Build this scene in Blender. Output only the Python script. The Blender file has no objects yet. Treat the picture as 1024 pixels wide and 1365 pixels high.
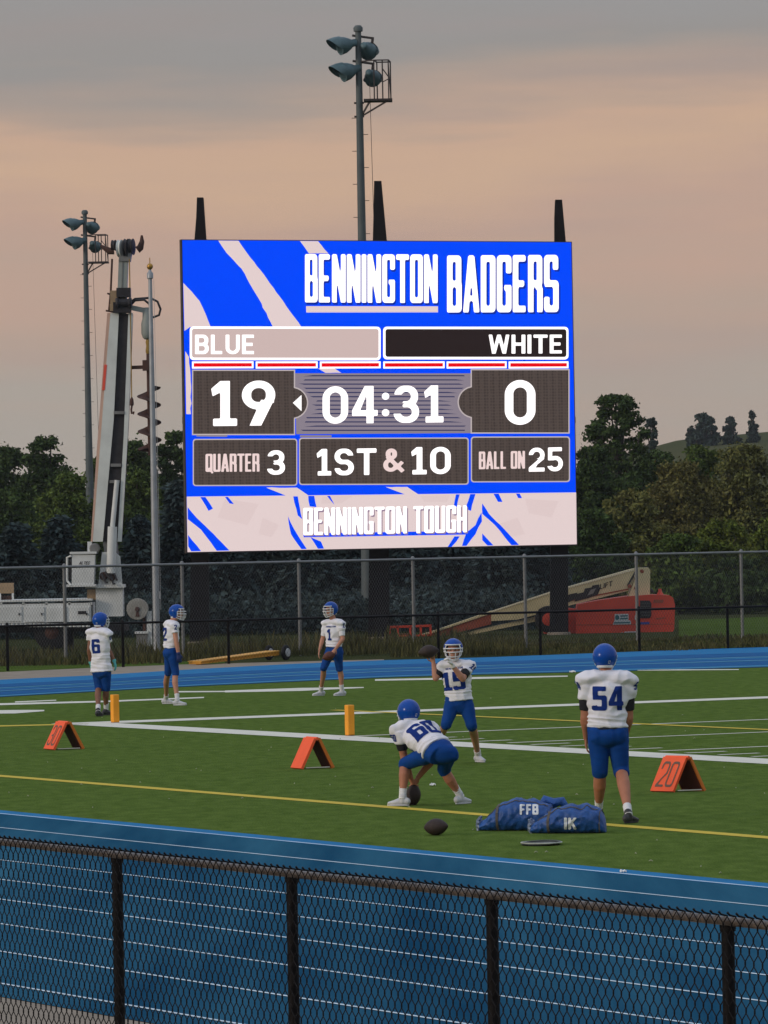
import bpy, bmesh, math, random
import numpy as np
from mathutils import Vector, Matrix, noise
from mathutils.bvhtree import BVHTree

random.seed(7)
rng = np.random.default_rng(7)
sc = bpy.context.scene
COL = sc.collection

# ------------------------------------------------------------------ camera
FPX, HC = 6500.0, 2.97            # focal length in photograph pixels, eye height above the field
PITCH, ROLL = math.atan(37.5 / FPX), 0.0185
cF = Vector((0, math.cos(PITCH), math.sin(PITCH)))
cU0 = Vector((0, -math.sin(PITCH), math.cos(PITCH)))
cR0 = Vector((1, 0, 0))
cR = cR0 * math.cos(ROLL) - cU0 * math.sin(ROLL)
cU = cR0 * math.sin(ROLL) + cU0 * math.cos(ROLL)
camd = bpy.data.cameras.new('camera')
cam = bpy.data.objects.new('camera', camd)
COL.objects.link(cam)
M = Matrix.Identity(4)
for i in range(3):
    M[i][0], M[i][1], M[i][2] = cR[i], cU[i], -cF[i]
M[2][3] = HC
cam.matrix_world = M
camd.sensor_fit = 'HORIZONTAL'
camd.sensor_width = 36
camd.lens = FPX / 1024 * 36
camd.clip_start = 0.5
camd.clip_end = 6000
sc.camera = cam

# ------------------------------------------------------------------ world: overcast dusk sky
world = bpy.data.worlds.new('World')
sc.world = world
world.use_nodes = True
SUN_AZ, SUN_EL = math.radians(-118), math.radians(16)     # low, left and behind the viewer, veiled by cloud
SK1, SK3 = (8.58, 8.84, 4.38), (9.3, 5.0, 5.8)      # which part of the endless cloud noise lies ahead
def build_world():
    nt = world.node_tree
    N, L = nt.nodes, nt.links
    N.clear()
    out = N.new('ShaderNodeOutputWorld')
    bg = N.new('ShaderNodeBackground')
    tc = N.new('ShaderNodeTexCoord')
    sep = N.new('ShaderNodeSeparateXYZ')
    L.new(tc.outputs['Generated'], sep.inputs[0])
    mp = N.new('ShaderNodeMapping'); mp.inputs['Scale'].default_value = (6, 6, 26)
    mp.inputs['Location'].default_value = SK1
    L.new(tc.outputs['Generated'], mp.inputs[0])
    n1 = N.new('ShaderNodeTexNoise'); n1.inputs['Scale'].default_value = 1.0
    n1.inputs['Detail'].default_value = 4; n1.inputs['Roughness'].default_value = .45
    L.new(mp.outputs[0], n1.inputs['Vector'])
    mp2 = N.new('ShaderNodeMapping'); mp2.inputs['Scale'].default_value = (16, 16, 190)
    mp2.inputs['Location'].default_value = (0.3, 7.4, 2.2)
    L.new(tc.outputs['Generated'], mp2.inputs[0])
    n2 = N.new('ShaderNodeTexNoise'); n2.inputs['Scale'].default_value = 1.0
    n2.inputs['Detail'].default_value = 5; n2.inputs['Roughness'].default_value = .5
    L.new(mp2.outputs[0], n2.inputs['Vector'])
    def mth(op, a, b, c=None):
        m = N.new('ShaderNodeMath'); m.operation = op
        for i, v in enumerate((a, b, c)):
            if v is None: continue
            if isinstance(v, (int, float)): m.inputs[i].default_value = v
            else: L.new(v, m.inputs[i])
        return m.outputs[0]
    w1 = mth('MULTIPLY_ADD', n1.outputs[0], 0.085, -0.0425)
    w2 = mth('MULTIPLY_ADD', n2.outputs[0], 0.022, -0.011)
    z = mth('ADD', sep.outputs[2], mth('ADD', w1, w2))
    zz = mth('MULTIPLY', z, 5.0)
    cr = N.new('ShaderNodeValToRGB')
    L.new(zz, cr.inputs[0])
    def lin(c): return tuple(((x / 255) / 12.92 if x / 255 <= .04045 else ((x / 255 + .055) / 1.055) ** 2.4) for x in c) + (1,)
    stops = [(0.0, (174, 167, 157)), (.13, (176, 165, 154)), (.22, (186, 162, 147)), (.30, (195, 163, 146)), (.365, (206, 172, 146)),
             (.41, (204, 170, 146)), (.455, (178, 158, 145)), (.52, (154, 149, 146)), (.75, (154, 156, 160)), (1.0, (154, 163, 178))]
    el = cr.color_ramp.elements
    el[0].position, el[0].color = stops[0][0], lin(stops[0][1])
    el[1].position, el[1].color = stops[-1][0], lin(stops[-1][1])
    for p, c in stops[1:-1]:
        e = el.new(p); e.color = lin(c)
    # thin mauve cloud streaks
    mp3 = N.new('ShaderNodeMapping'); mp3.inputs['Scale'].default_value = (7, 7, 70); mp3.inputs['Location'].default_value = SK3
    L.new(tc.outputs['Generated'], mp3.inputs[0])
    n3 = N.new('ShaderNodeTexNoise'); n3.inputs['Detail'].default_value = 6; n3.inputs['Roughness'].default_value = .55; n3.inputs['Scale'].default_value = 1.0
    L.new(mp3.outputs[0], n3.inputs['Vector'])
    mr3 = N.new('ShaderNodeMapRange'); mr3.interpolation_type = 'SMOOTHSTEP'; L.new(n3.outputs[0], mr3.inputs[0])
    mr3.inputs[1].default_value = .46; mr3.inputs[2].default_value = .72; mr3.inputs[3].default_value = 0; mr3.inputs[4].default_value = .30
    mx3 = N.new('ShaderNodeMix'); mx3.data_type = 'RGBA'; L.new(mr3.outputs[0], mx3.inputs[0]); L.new(cr.outputs[0], mx3.inputs[6]); mx3.inputs[7].default_value = lin((170, 149, 145))
    cr_out = mx3.outputs[2]
    # overcast luminance growth towards the zenith
    mr = N.new('ShaderNodeMapRange'); mr.interpolation_type = 'SMOOTHSTEP'
    L.new(sep.outputs[2], mr.inputs[0])
    mr.inputs[1].default_value = .12; mr.inputs[2].default_value = .8
    mr.inputs[3].default_value = 1.0; mr.inputs[4].default_value = 1.9
    mul = N.new('ShaderNodeVectorMath'); mul.operation = 'SCALE'
    L.new(cr_out, mul.inputs[0]); L.new(mr.outputs[0], mul.inputs['Scale'])
    sky = N.new('ShaderNodeTexSky'); sky.sky_type = 'NISHITA'; sky.sun_disc = False
    sky.sun_elevation = SUN_EL; sky.sun_rotation = SUN_AZ
    sk = N.new('ShaderNodeVectorMath'); sk.operation = 'SCALE'
    L.new(sky.outputs[0], sk.inputs[0]); sk.inputs['Scale'].default_value = 0.06
    mx = N.new('ShaderNodeMix'); mx.data_type = 'RGBA'; mx.inputs[0].default_value = 0.06
    L.new(mul.outputs[0], mx.inputs[6]); L.new(sk.outputs[0], mx.inputs[7])
    L.new(mx.outputs[2], bg.inputs[0])
    bg.inputs[1].default_value = 1.0
    L.new(bg.outputs[0], out.inputs[0])
build_world()

sund = bpy.data.lights.new('sun', 'SUN')
sund.energy = 1.15
sund.angle = math.radians(13)
sund.color = (1.0, .84, .70)
sun = bpy.data.objects.new('sun', sund)
COL.objects.link(sun)
sdir = Vector((math.sin(SUN_AZ) * math.cos(SUN_EL), math.cos(SUN_AZ) * math.cos(SUN_EL), math.sin(SUN_EL)))
sun.rotation_euler = sdir.to_track_quat('Z', 'Y').to_euler()

vs = sc.view_settings
vs.view_transform = 'Standard'
vs.look = 'None'
vs.exposure = 0.0
vs.gamma = 1.0
sc.cycles.max_bounces = 6
sc.cycles.diffuse_bounces = 3
sc.cycles.transparent_max_bounces = 8

# ------------------------------------------------------------------ projection helpers (photo pixels -> places)
def ray(px, py):
    return cF + cR * ((px - 512) / FPX) - cU * ((py - 682.5) / FPX)
def P(px, py, Y):
    d = ray(px, py)
    return Vector((0, 0, HC)) + d * (Y / d.y)
def G(px, py, z=0.0):
    d = ray(px, py)
    return Vector((0, 0, HC)) + d * ((z - HC) / d.z)
TH = math.atan(3600 / FPX)
uD = Vector((-math.sin(TH), math.cos(TH), 0))     # along the sideline, away
vD = Vector((math.cos(TH), math.sin(TH), 0))      # across the field, to the right and away
UP = Vector((0, 0, 1))

def s2l(c):
    return tuple(((x / 255) / 12.92 if x / 255 <= .04045 else ((x / 255 + .055) / 1.055) ** 2.4) for x in c)

# ------------------------------------------------------------------ materials
MATS = {}
def mat(name, col, rough=.7, var=.0, scale=6., col2=None, bump=0., bscale=40., metal=0., detail=4., island=0., stretch=None, spec=.4):
    if name in MATS: return MATS[name]
    m = bpy.data.materials.new(name); m.use_nodes = True
    nt = m.node_tree; N, L = nt.nodes, nt.links
    b = N['Principled BSDF']
    b.inputs['Roughness'].default_value = rough
    b.inputs['Metallic'].default_value = metal
    b.inputs['Specular IOR Level'].default_value = spec
    b.inputs['Base Color'].default_value = tuple(col) + (1,)
    tc = N.new('ShaderNodeTexCoord')
    src = tc.outputs['Object']
    if stretch:
        mp = N.new('ShaderNodeMapping'); L.new(src, mp.inputs[0])
        mp.inputs['Rotation'].default_value = stretch[0]; mp.inputs['Scale'].default_value = stretch[1]
        src = mp.outputs[0]
    if var > 0 or col2 is not None or island > 0:
        n = N.new('ShaderNodeTexNoise'); n.inputs['Scale'].default_value = scale
        n.inputs['Detail'].default_value = detail; n.inputs['Roughness'].default_value = .6
        L.new(src, n.inputs['Vector'])
        mr = N.new('ShaderNodeMapRange'); L.new(n.outputs[0], mr.inputs[0])
        mr.inputs[1].default_value = .3; mr.inputs[2].default_value = .7
        mx = N.new('ShaderNodeMix'); mx.data_type = 'RGBA'
        c2 = col2 if col2 is not None else tuple(x * (1 + var) for x in col)
        c1 = col if col2 is not None else tuple(x * (1 - var) for x in col)
        mx.inputs[6].default_value = tuple(c1) + (1,); mx.inputs[7].default_value = tuple(c2) + (1,)
        L.new(mr.outputs[0], mx.inputs[0])
        o = mx.outputs[2]
        if island > 0:
            g = N.new('ShaderNodeNewGeometry')
            mr2 = N.new('ShaderNodeMapRange'); L.new(g.outputs['Random Per Island'], mr2.inputs[0])
            mr2.inputs[3].default_value = 1 - island; mr2.inputs[4].default_value = 1 + island
            vm = N.new('ShaderNodeVectorMath'); vm.operation = 'SCALE'
            L.new(o, vm.inputs[0]); L.new(mr2.outputs[0], vm.inputs['Scale']); o = vm.outputs[0]
        L.new(o, b.inputs['Base Color'])
    if bump > 0:
        n2 = N.new('ShaderNodeTexNoise'); n2.inputs['Scale'].default_value = bscale; n2.inputs['Detail'].default_value = 3
        L.new(src, n2.inputs['Vector'])
        bp = N.new('ShaderNodeBump'); bp.inputs['Strength'].default_value = bump; bp.inputs['Distance'].default_value = .02
        L.new(n2.outputs[0], bp.inputs['Height']); L.new(bp.outputs[0], b.inputs['Normal'])
    MATS[name] = m
    return m
def emis(name, srgb, strength=1.0, honey=0.0):
    if name in MATS: return MATS[name]
    m = bpy.data.materials.new(name); m.use_nodes = True
    nt = m.node_tree; N, L = nt.nodes, nt.links
    N.clear()
    o = N.new('ShaderNodeOutputMaterial'); e = N.new('ShaderNodeEmission')
    e.inputs[0].default_value = s2l(srgb) + (1,); e.inputs[1].default_value = strength
    if honey > 0:      # printed honeycomb of lit dots in the graphic
        tc = N.new('ShaderNodeTexCoord'); v = N.new('ShaderNodeTexVoronoi'); v.inputs['Scale'].default_value = 11
        v.inputs['Randomness'].default_value = .15
        L.new(tc.outputs['Object'], v.inputs['Vector'])
        mr = N.new('ShaderNodeMapRange'); L.new(v.outputs['Distance'], mr.inputs[0])
        mr.inputs[1].default_value = .1; mr.inputs[2].default_value = .6
        mr.inputs[3].default_value = strength * (1 - honey); mr.inputs[4].default_value = strength * (1 + honey)
        L.new(mr.outputs[0], e.inputs[1])
    L.new(e.outputs[0], o.inputs[0])
    MATS[name] = m
    return m

# ------------------------------------------------------------------ object helpers
def tag(o, label=None, cat=None, group=None, kind=None):
    if label: o['label'] = label
    if cat: o['category'] = cat
    if group: o['group'] = group
    if kind: o['kind'] = kind
    return o
def thing(name, label, cat, loc, group=None):
    o = bpy.data.objects.new(name, None); COL.objects.link(o)
    o.location = loc; o.empty_display_size = .2
    return tag(o, label, cat, group)
def rootloc(p):
    while p is not None and p.parent is not None: p = p.parent
    return Vector(p.location) if p is not None else Vector((0, 0, 0))
def link(name, me, material, parent=None, loc=None):
    o = bpy.data.objects.new(name, me); COL.objects.link(o)
    if material is not None and len(me.materials) == 0: me.materials.append(material)
    if parent is not None: o.parent = parent
    if loc is not None: o.location = loc
    return o

def frame_from(d, side=None):
    d = Vector(d).normalized()
    a = Vector(side) if side is not None else (UP if abs(d.z) < .9 else Vector((1, 0, 0)))
    s = (a - d * a.dot(d))
    if s.length < 1e-6: s = d.orthogonal()
    s.normalize()
    return d, s, d.cross(s)

class MB:
    """collects closed shapes in world coordinates; build() makes ONE mesh object"""
    def __init__(s): s.v, s.f = [], []
    def add(s, vs, fs):
        b = len(s.v); s.v += [Vector(x) for x in vs]; s.f += [tuple(b + i for i in f) for f in fs]; return s
    def box(s, c, size, axes=None):
        c = Vector(c); ax = axes or (Vector((1, 0, 0)), Vector((0, 1, 0)), UP)
        h = [a * (k / 2) for a, k in zip(ax, size)]
        vs = [c + h[0] * i + h[1] * j + h[2] * k for i in (-1, 1) for j in (-1, 1) for k in (-1, 1)]
        return s.add(vs, [(0, 1, 3, 2), (4, 6, 7, 5), (0, 4, 5, 1), (2, 3, 7, 6), (0, 2, 6, 4), (1, 5, 7, 3)])
    def bar(s, a, b, w, h, side=None):
        a, b = Vector(a), Vector(b); d, e, g = frame_from(b - a, side)
        return s.box((a + b) / 2, ((b - a).length, w, h), (d, e, g))
    def tube(s, pts, rad, n=8, side=None, cap=True, round_=False):
        pts = [Vector(p) for p in pts]
        if not isinstance(rad, (list, tuple)): rad = [rad] * len(pts)
        rad = [(r if isinstance(r, (tuple, list)) else (r, r)) for r in rad]
        if round_:
            d0 = (pts[0] - pts[1]).normalized(); d1 = (pts[-1] - pts[-2]).normalized()
            r0, r1 = rad[0], rad[-1]; m0, m1 = min(r0), min(r1)
            pre = [(pts[0] + d0 * m0 * math.sin(t), (r0[0] * math.cos(t), r0[1] * math.cos(t))) for t in (1.35, .9, .45)]
            post = [(pts[-1] + d1 * m1 * math.sin(t), (r1[0] * math.cos(t), r1[1] * math.cos(t))) for t in (.45, .9, 1.35)]
            pts = [p for p, _ in pre] + pts + [p for p, _ in post]; rad = [r for _, r in pre] + rad + [r for _, r in post]
        vs, fs = [], []; last = side
        for i, p in enumerate(pts):
            d = (pts[min(i + 1, len(pts) - 1)] - pts[max(i - 1, 0)])
            if d.length < 1e-9: d = UP
            d, a, b = frame_from(d, last); last = a if side is None else side
            for k in range(n):
                t = 2 * math.pi * k / n
                vs.append(p + a * (math.cos(t) * rad[i][0]) + b * (math.sin(t) * rad[i][1]))
        for i in range(len(pts) - 1):
            for k in range(n):
                fs.append((i * n + k, i * n + (k + 1) % n, (i + 1) * n + (k + 1) % n, (i + 1) * n + k))
        if cap:
            fs.append(tuple(reversed(range(n)))); fs.append(tuple((len(pts) - 1) * n + k for k in range(n)))
        return s.add(vs, fs)
    def ell(s, c, ax, nu=14, nv=9):
        c = Vector(c); ax = [Vector(a) for a in ax]; vs, fs = [c - ax[2]], []
        for j in range(1, nv):
            ph = -math.pi / 2 + math.pi * j / nv
            for i in range(nu):
                t = 2 * math.pi * i / nu
                vs.append(c + ax[0] * (math.cos(t) * math.cos(ph)) + ax[1] * (math.sin(t) * math.cos(ph)) + ax[2] * math.sin(ph))
        vs.append(c + ax[2]); top = len(vs) - 1
        for i in range(nu): fs.append((0, 1 + (i + 1) % nu, 1 + i))
        for j in range(nv - 2):
            for i in range(nu):
                a = 1 + j * nu; b = a + nu
                fs.append((a + i, a + (i + 1) % nu, b + (i + 1) % nu, b + i))
        a = 1 + (nv - 2) * nu
        for i in range(nu): fs.append((a + i, a + (i + 1) % nu, top))
        return s.add(vs, fs)
    def prism(s, poly, ext):
        poly = [Vector(p) for p in poly]; n = len(poly); ext = Vector(ext)
        fs = [tuple(range(n)), tuple(reversed(range(n, 2 * n)))]
        for i in range(n): fs.append((i, n + i, n + (i + 1) % n, (i + 1) % n))
        return s.add(poly + [p + ext for p in poly], fs)
    def poly(s, pts): return s.add(pts, [tuple(range(len(pts)))])
    def lathe(s, base, axis, prof, n=16):
        d, a, b = frame_from(axis); base = Vector(base); vs, fs = [], []
        for (r, h) in prof:
            for k in range(n):
                t = 2 * math.pi * k / n
                vs.append(base + d * h + (a * math.cos(t) + b * math.sin(t)) * max(r, 1e-4))
        m = len(prof)
        for i in range(m - 1):
            for k in range(n): fs.append((i * n + k, i * n + (k + 1) % n, (i + 1) * n + (k + 1) % n, (i + 1) * n + k))
        fs.append(tuple(reversed(range(n)))); fs.append(tuple((m - 1) * n + k for k in range(n)))
        return s.add(vs, fs)
    def mesh(s, name, off=Vector((0, 0, 0)), smooth=False, recalc=True):
        me = bpy.data.meshes.new(name)
        me.from_pydata([tuple(v - off) for v in s.v], [], s.f)
        if recalc:
            bm = bmesh.new(); bm.from_mesh(me); bmesh.ops.recalc_face_normals(bm, faces=bm.faces); bm.to_mesh(me); bm.free()
        if smooth:
            me.polygons.foreach_set('use_smooth', [True] * len(me.polygons))
            try: me.set_sharp_from_angle(angle=math.radians(50))
            except Exception: pass
        me.update()
        return me
    def build(s, name, material, parent=None, smooth=False, loc=None, recalc=True):
        off = rootloc(parent) if parent is not None else (Vector(loc) if loc is not None else Vector((0, 0, 0)))
        return link(name, s.mesh(name, off, smooth, recalc), material, parent, None if parent is not None else (loc or (0, 0, 0)))

# ------------------------------------------------------------------ lettering: heavy sans glyphs from signed distances
def _rr(X, Y, x0, y0, x1, y1, r):
    r = min(r, (x1 - x0) / 2 - 1e-4, (y1 - y0) / 2 - 1e-4)
    qx = np.abs(X - (x0 + x1) / 2) - (x1 - x0) / 2 + r; qy = np.abs(Y - (y0 + y1) / 2) - (y1 - y0) / 2 + r
    return np.hypot(np.maximum(qx, 0), np.maximum(qy, 0)) + np.minimum(np.maximum(qx, qy), 0) - r
def _seg(X, Y, x0, y0, x1, y1, w):
    L = math.hypot(x1 - x0, y1 - y0); dx, dy = (x1 - x0) / L, (y1 - y0) / L
    a = (X - x0) * dx + (Y - y0) * dy; b = -(X - x0) * dy + (Y - y0) * dx
    return np.maximum(np.abs(a - L / 2) - L / 2, np.abs(b) - w / 2)
def _pg(X, Y, pts):
    # convex or concave polygon, approximate signed distance
    d = np.full(X.shape, 1e9); s = np.ones(X.shape); n = len(pts)
    for i in range(n):
        ax, ay = pts[i]; bx, by = pts[i - 1]
        ex, ey = bx - ax, by - ay; wx, wy = X - ax, Y - ay
        t = np.clip((wx * ex + wy * ey) / (ex * ex + ey * ey + 1e-12), 0, 1)
        d = np.minimum(d, np.hypot(wx - ex * t, wy - ey * t))
        c1 = Y >= ay; c2 = Y < by; c3 = ex * wy > ey * wx
        fl = (c1 & c2 & c3) | (~c1 & ~c2 & ~c3)
        s = np.where(fl, -s, s)
    return s * d
def glyph_field(ch, X, Y, W, t, b, R):
    mn, mx = np.minimum, np.maximum
    rect = lambda x0, y0, x1, y1: _rr(X, Y, x0, y0, x1, y1, 0.0)
    def ring(x0, y0, x1, y1, r=R):
        return mx(_rr(X, Y, x0, y0, x1, y1, r), -_rr(X, Y, x0 + t, y0 + b, x1 - t, y1 - b, max(r - t * .8, .015)))
    sub = lambda a, c: mx(a, -c)
    if ch in '0O': return ring(0, 0, W, 1)
    if ch == 'Q': return mn(ring(0, 0, W, 1), _seg(X, Y, W * .5, .22, W * 1.02, -.08, t * .8))
    if ch == 'D': return mn(sub(ring(0, 0, W, 1), rect(-1, -1, t * .6, 2)), rect(0, 0, t, 1)) if R < .2 else mn(mx(ring(-W * .25, 0, W, 1), -X), mn(rect(0, 0, t, 1), mn(rect(0, 0, W * .45, b), rect(0, 1 - b, W * .45, 1))))
    if ch in 'BR':
        up = mx(ring(-W * .6, .5 - b * .5, W * .97, 1, min(R, .26)), -X); st = mn(rect(0, 0, t, 1), up)
        if ch == 'B': return mn(st, mx(ring(-W * .6, 0, W, .5 + b * .5, min(R, .26)), -X))
        return mn(st, _pg(X, Y, [(W * .34, .5), (W * .34 + t * 1.05, .5), (W * 1.03, 0), (W * 1.03 - t * 1.1, 0)])) if R >= .2 else mn(st, mn(rect(W - t, 0, W, .44), rect(W * .5, .44 - b * .3, W * .93, .5)))
    if ch in 'EF':
        a = mn(rect(0, 0, t, 1), mn(rect(0, 1 - b, W * .92, 1), rect(0, .5 - b / 2, W * .82, .5 + b / 2)))
        return a if ch == 'F' else mn(a, rect(0, 0, W * .92, b))
    if ch == 'L': return mn(rect(0, 0, t, 1), rect(0, 0, W * .9, b))
    if ch == 'I': return rect(0, 0, t, 1)
    if ch == 'H': return mn(mn(rect(0, 0, t, 1), rect(W - t, 0, W, 1)), rect(0, .5 - b / 2, W, .5 + b / 2))
    if ch == 'T': return mn(rect(0, 1 - b, W, 1), rect(W / 2 - t / 2, 0, W / 2 + t / 2, 1))
    if ch == 'N': return mn(mn(rect(0, 0, t, 1), rect(W - t, 0, W, 1)), _pg(X, Y, [(0, 1), (t, 1), (W, 0), (W - t, 0)]))
    if ch == 'U': return mx(ring(0, 0, W, 1.6), Y - 1)
    if ch == 'A': return mn(mn(_pg(X, Y, [(0, 0), (t * 1.02, 0), (W / 2 + t * .35, 1), (W / 2 - t * .55, 1)]), _pg(X, Y, [(W - t * 1.02, 0), (W, 0), (W / 2 + t * .55, 1), (W / 2 - t * .35, 1)])), rect(W * .22, .2, W * .78, .2 + b * .8))
    if ch == 'W':
        q = t * .92
        return mn(mn(_pg(X, Y, [(0, 1), (q, 1), (W * .25 + q / 2, 0), (W * .25 - q / 2, 0)]), _pg(X, Y, [(W / 2 - q / 2, 1), (W / 2 + q / 2, 1), (W * .25 + q / 2, 0), (W * .25 - q / 2, 0)])),
                  mn(_pg(X, Y, [(W / 2 - q / 2, 1), (W / 2 + q / 2, 1), (W * .75 + q / 2, 0), (W * .75 - q / 2, 0)]), _pg(X, Y, [(W, 1), (W - q, 1), (W * .75 - q / 2, 0), (W * .75 + q / 2, 0)])))
    if ch == 'K': return mn(rect(0, 0, t, 1), mn(_pg(X, Y, [(t * .9, .38), (t * .9, .62), (W - t, 1), (W * 1.02, 1)]), _pg(X, Y, [(t * 1.1, .5), (W * .5, .68), (W * 1.05, 0), (W * 1.05 - t * 1.1, 0)])))
    if ch in 'GC':
        a = sub(ring(0, 0, W, 1), rect(W * .5, .40, W * 2, .68))
        return a if ch == 'C' else mn(a, mn(rect(W * .5, .38, W, .38 + b * .85), rect(W - t, .12, W, .45)))
    if ch == 'S':
        up = sub(ring(0, .5 - b / 2, W * .97, 1, min(R, .28)), rect(W * .5, .5 + b * .5, 2, .74))
        up = sub(up, rect(W * .5, .3, 2, .5 + b * .45) if R < .2 else rect(W * .72, .3, 2, .62))
        lo = sub(ring(0, 0, W, .5 + b / 2, min(R, .28)), rect(-1, .27, W * .5, .5 - b * .5))
        lo = sub(lo, rect(-1, .5 - b * .45, W * .5, .8) if R < .2 else rect(-1, .38, W * .28, .8))
        return mn(up, lo)
    if ch == '1':
        c = W * .55
        a = mn(rect(c - t / 2, 0, c + t / 2, 1), rect(c - t * 1.25, 0, c + t * 1.25, b))
        return mn(a, _pg(X, Y, [(c - t / 2, 1), (c, 1), (c, .8), (c - t * 1.3, .66), (c - t * 1.45, .83)]))
    if ch == '2':
        a = mx(ring(0, .38, W, 1, min(R, .31)), -mn(rect(-1, -1, W * .5, .70), rect(-1, -1, 3, .52)))
        a = mn(a, _pg(X, Y, [(W - t * .1, .60), (W - t * 1.15, .55), (0, b), (0, 0), (t, 0), (W * .55, .30), (W - t * .1, .52)]))
        return mn(a, rect(0, 0, W, b))
    if ch == '3':
        up = sub(ring(.02, .5 - b / 2, W * .96, 1, min(R, .27)), rect(-1, .5, W * .48, .76))
        lo = sub(ring(0, 0, W, .5 + b / 2, min(R, .28)), rect(-1, .25, W * .46, .52))
        return sub(mn(up, lo), rect(-1, .4, W * .36, .6))
    if ch == '4':
        return mn(mn(rect(W * .56, 0, W * .56 + t, 1), rect(0, .2, W, .2 + b * .95)), _pg(X, Y, [(W * .56, 1), (W * .56 - t * .25, 1), (0, .2 + b * .9), (0, .24), (t * .9, .24), (W * .60, .82)]))
    if ch == '5':
        lo = sub(ring(0, 0, W, .64, min(R, .31)), rect(-1, .24, W * .45, .5))
        lo = sub(lo, rect(-1, .22, t * .9, .8))
        return mn(lo, mn(rect(W * .06, 1 - b, W * .94, 1), mn(rect(W * .06, .46, W * .06 + t * .95, 1), rect(W * .06, .46, W * .5, .46 + b * .9))))
    if ch in '69':
        if ch == '9': X, Y = W - X, 1 - Y
        lo = mx(_rr(X, Y, 0, 0, W, .64, min(R, .32)), -_rr(X, Y, t, b, W - t, .64 - b, max(min(R, .32) - t, .02)))
        if R < .2:
            return mn(lo, mn(_rr(X, Y, 0, 0, t, 1 - R * .6, .0), sub(mx(_rr(X, Y, 0, .4, W, 1, R), -_rr(X, Y, t, .3, W - t, 1 - b, .02)), rect(t, 0, 2, .74))))
        return mn(lo, _pg(X, Y, [(W * .42, 1), (W * .42 + t * 1.25, 1), (W * .42, .42), (t * .1, .50), (t * .1, .42)]))
    if ch == '&':
        up = ring(W * .12, .52, W * .68, 1, .25); lo = sub(ring(0, 0, W * .74, .58, .28), rect(W * .45, .3, W, .7))
        return mn(mn(up, lo), mn(_seg(X, Y, W * .2, .66, W * .98, .0, t * .9), _seg(X, Y, W * .62, .14, W * .95, .42, t * .8)))
    if ch == ':': return mn(np.hypot(X - t * .55, Y - .28) - t * .52, np.hypot(X - t * .55, Y - .72) - t * .52)
    return np.full(X.shape, 1.0)
FONTS = {'cond': dict(W=.37, t=.140, b=.115, R=.08, gap=.030), 'bold': dict(W=.66, t=.185, b=.165, R=.33, gap=.10),
         'jersey': dict(W=.64, t=.225, b=.185, R=.12, gap=.07), 'thin': dict(W=.62, t=.10, b=.09, R=.18, gap=.12)}
GW = {'I': .38, '1': .82, ':': .35, 'W': 1.5, 'L': .92, 'E': .95, 'F': .92, 'T': 1.02, '&': 1.15, 'A': 1.12, 'N': 1.08, 'U': 1.04}
def text_polys(txt, font, cell=.045, merge=True):
    """polygons (lists of 2-D points) of a line of text, height 1, returned with its total width"""
    F = FONTS[font]; x = 0; polys = []
    for ch in txt:
        if ch == ' ': x += F['W'] * .55; continue
        W = F['W'] * (GW.get(ch, 1.0)); W = F['t'] if ch == 'I' else (F['t'] * 1.1 if ch == ':' else W)
        nx = max(3, int(math.ceil((W + .08) / cell))); ny = int(math.ceil(1.16 / cell))
        gx = np.linspace(-.04, W + .04, nx + 1); gy = np.linspace(-.09, 1.04, ny + 1)
        X, Y = np.meshgrid(gx, gy)
        V = glyph_field(ch, X, Y, W, F['t'], F['b'], F['R'])
        for j in range(ny):
            run = None
            for i in range(nx):
                q = (V[j, i], V[j, i + 1], V[j + 1, i + 1], V[j + 1, i])
                full = all(k < 0 for k in q)
                if full and merge:
                    if run is None: run = i
                    if i < nx - 1: continue
                    e = i + 1
                    polys.append([(x + gx[run], gy[j]), (x + gx[e], gy[j]), (x + gx[e], gy[j + 1]), (x + gx[run], gy[j + 1])]); run = None; continue
                if run is not None:
                    polys.append([(x + gx[run], gy[j]), (x + gx[i], gy[j]), (x + gx[i], gy[j + 1]), (x + gx[run], gy[j + 1])]); run = None
                if not any(k < 0 for k in q): continue
                c = ((gx[i], gy[j]), (gx[i + 1], gy[j]), (gx[i + 1], gy[j + 1]), (gx[i], gy[j + 1])); out = []
                for k in range(4):
                    a, bq = q[k], q[(k + 1) % 4]
                    if a < 0: out.append(c[k])
                    if (a < 0) != (bq < 0):
                        tt = a / (a - bq); out.append((c[k][0] + (c[(k + 1) % 4][0] - c[k][0]) * tt, c[k][1] + (c[(k + 1) % 4][1] - c[k][1]) * tt))
                if len(out) >= 3: polys.append([(x + p[0], p[1]) for p in out])
        x += W + F['gap']
    return polys, x - F['gap']

# ================================================================== the setting
def gpoly(name, pts, z, m, parent=None, px=True):
    mb = MB(); mb.poly([G(p[0], p[1], z) if px else Vector((p[0], p[1], z)) for p in pts])
    me = mb.mesh(name, rootloc(parent), recalc=False)
    if me.polygons[0].normal.z < 0: me.flip_normals()
    return link(name, me, m, parent)
def kline(k):          # a ground point on the line parallel to the sideline
    return G(512, 720 + k * 3600)
def dist(k):           # its perpendicular distance coordinate
    return kline(k).dot(vD)
def band(name, d0, d1, s0, s1, z, m, parent=None):
    pts = [vD * d0 + uD * s0, vD * d1 + uD * s0, vD * d1 + uD * s1, vD * d0 + uD * s1]
    return gpoly(name, [(p.x, p.y) for p in pts], z, m, parent, px=False)

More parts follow.
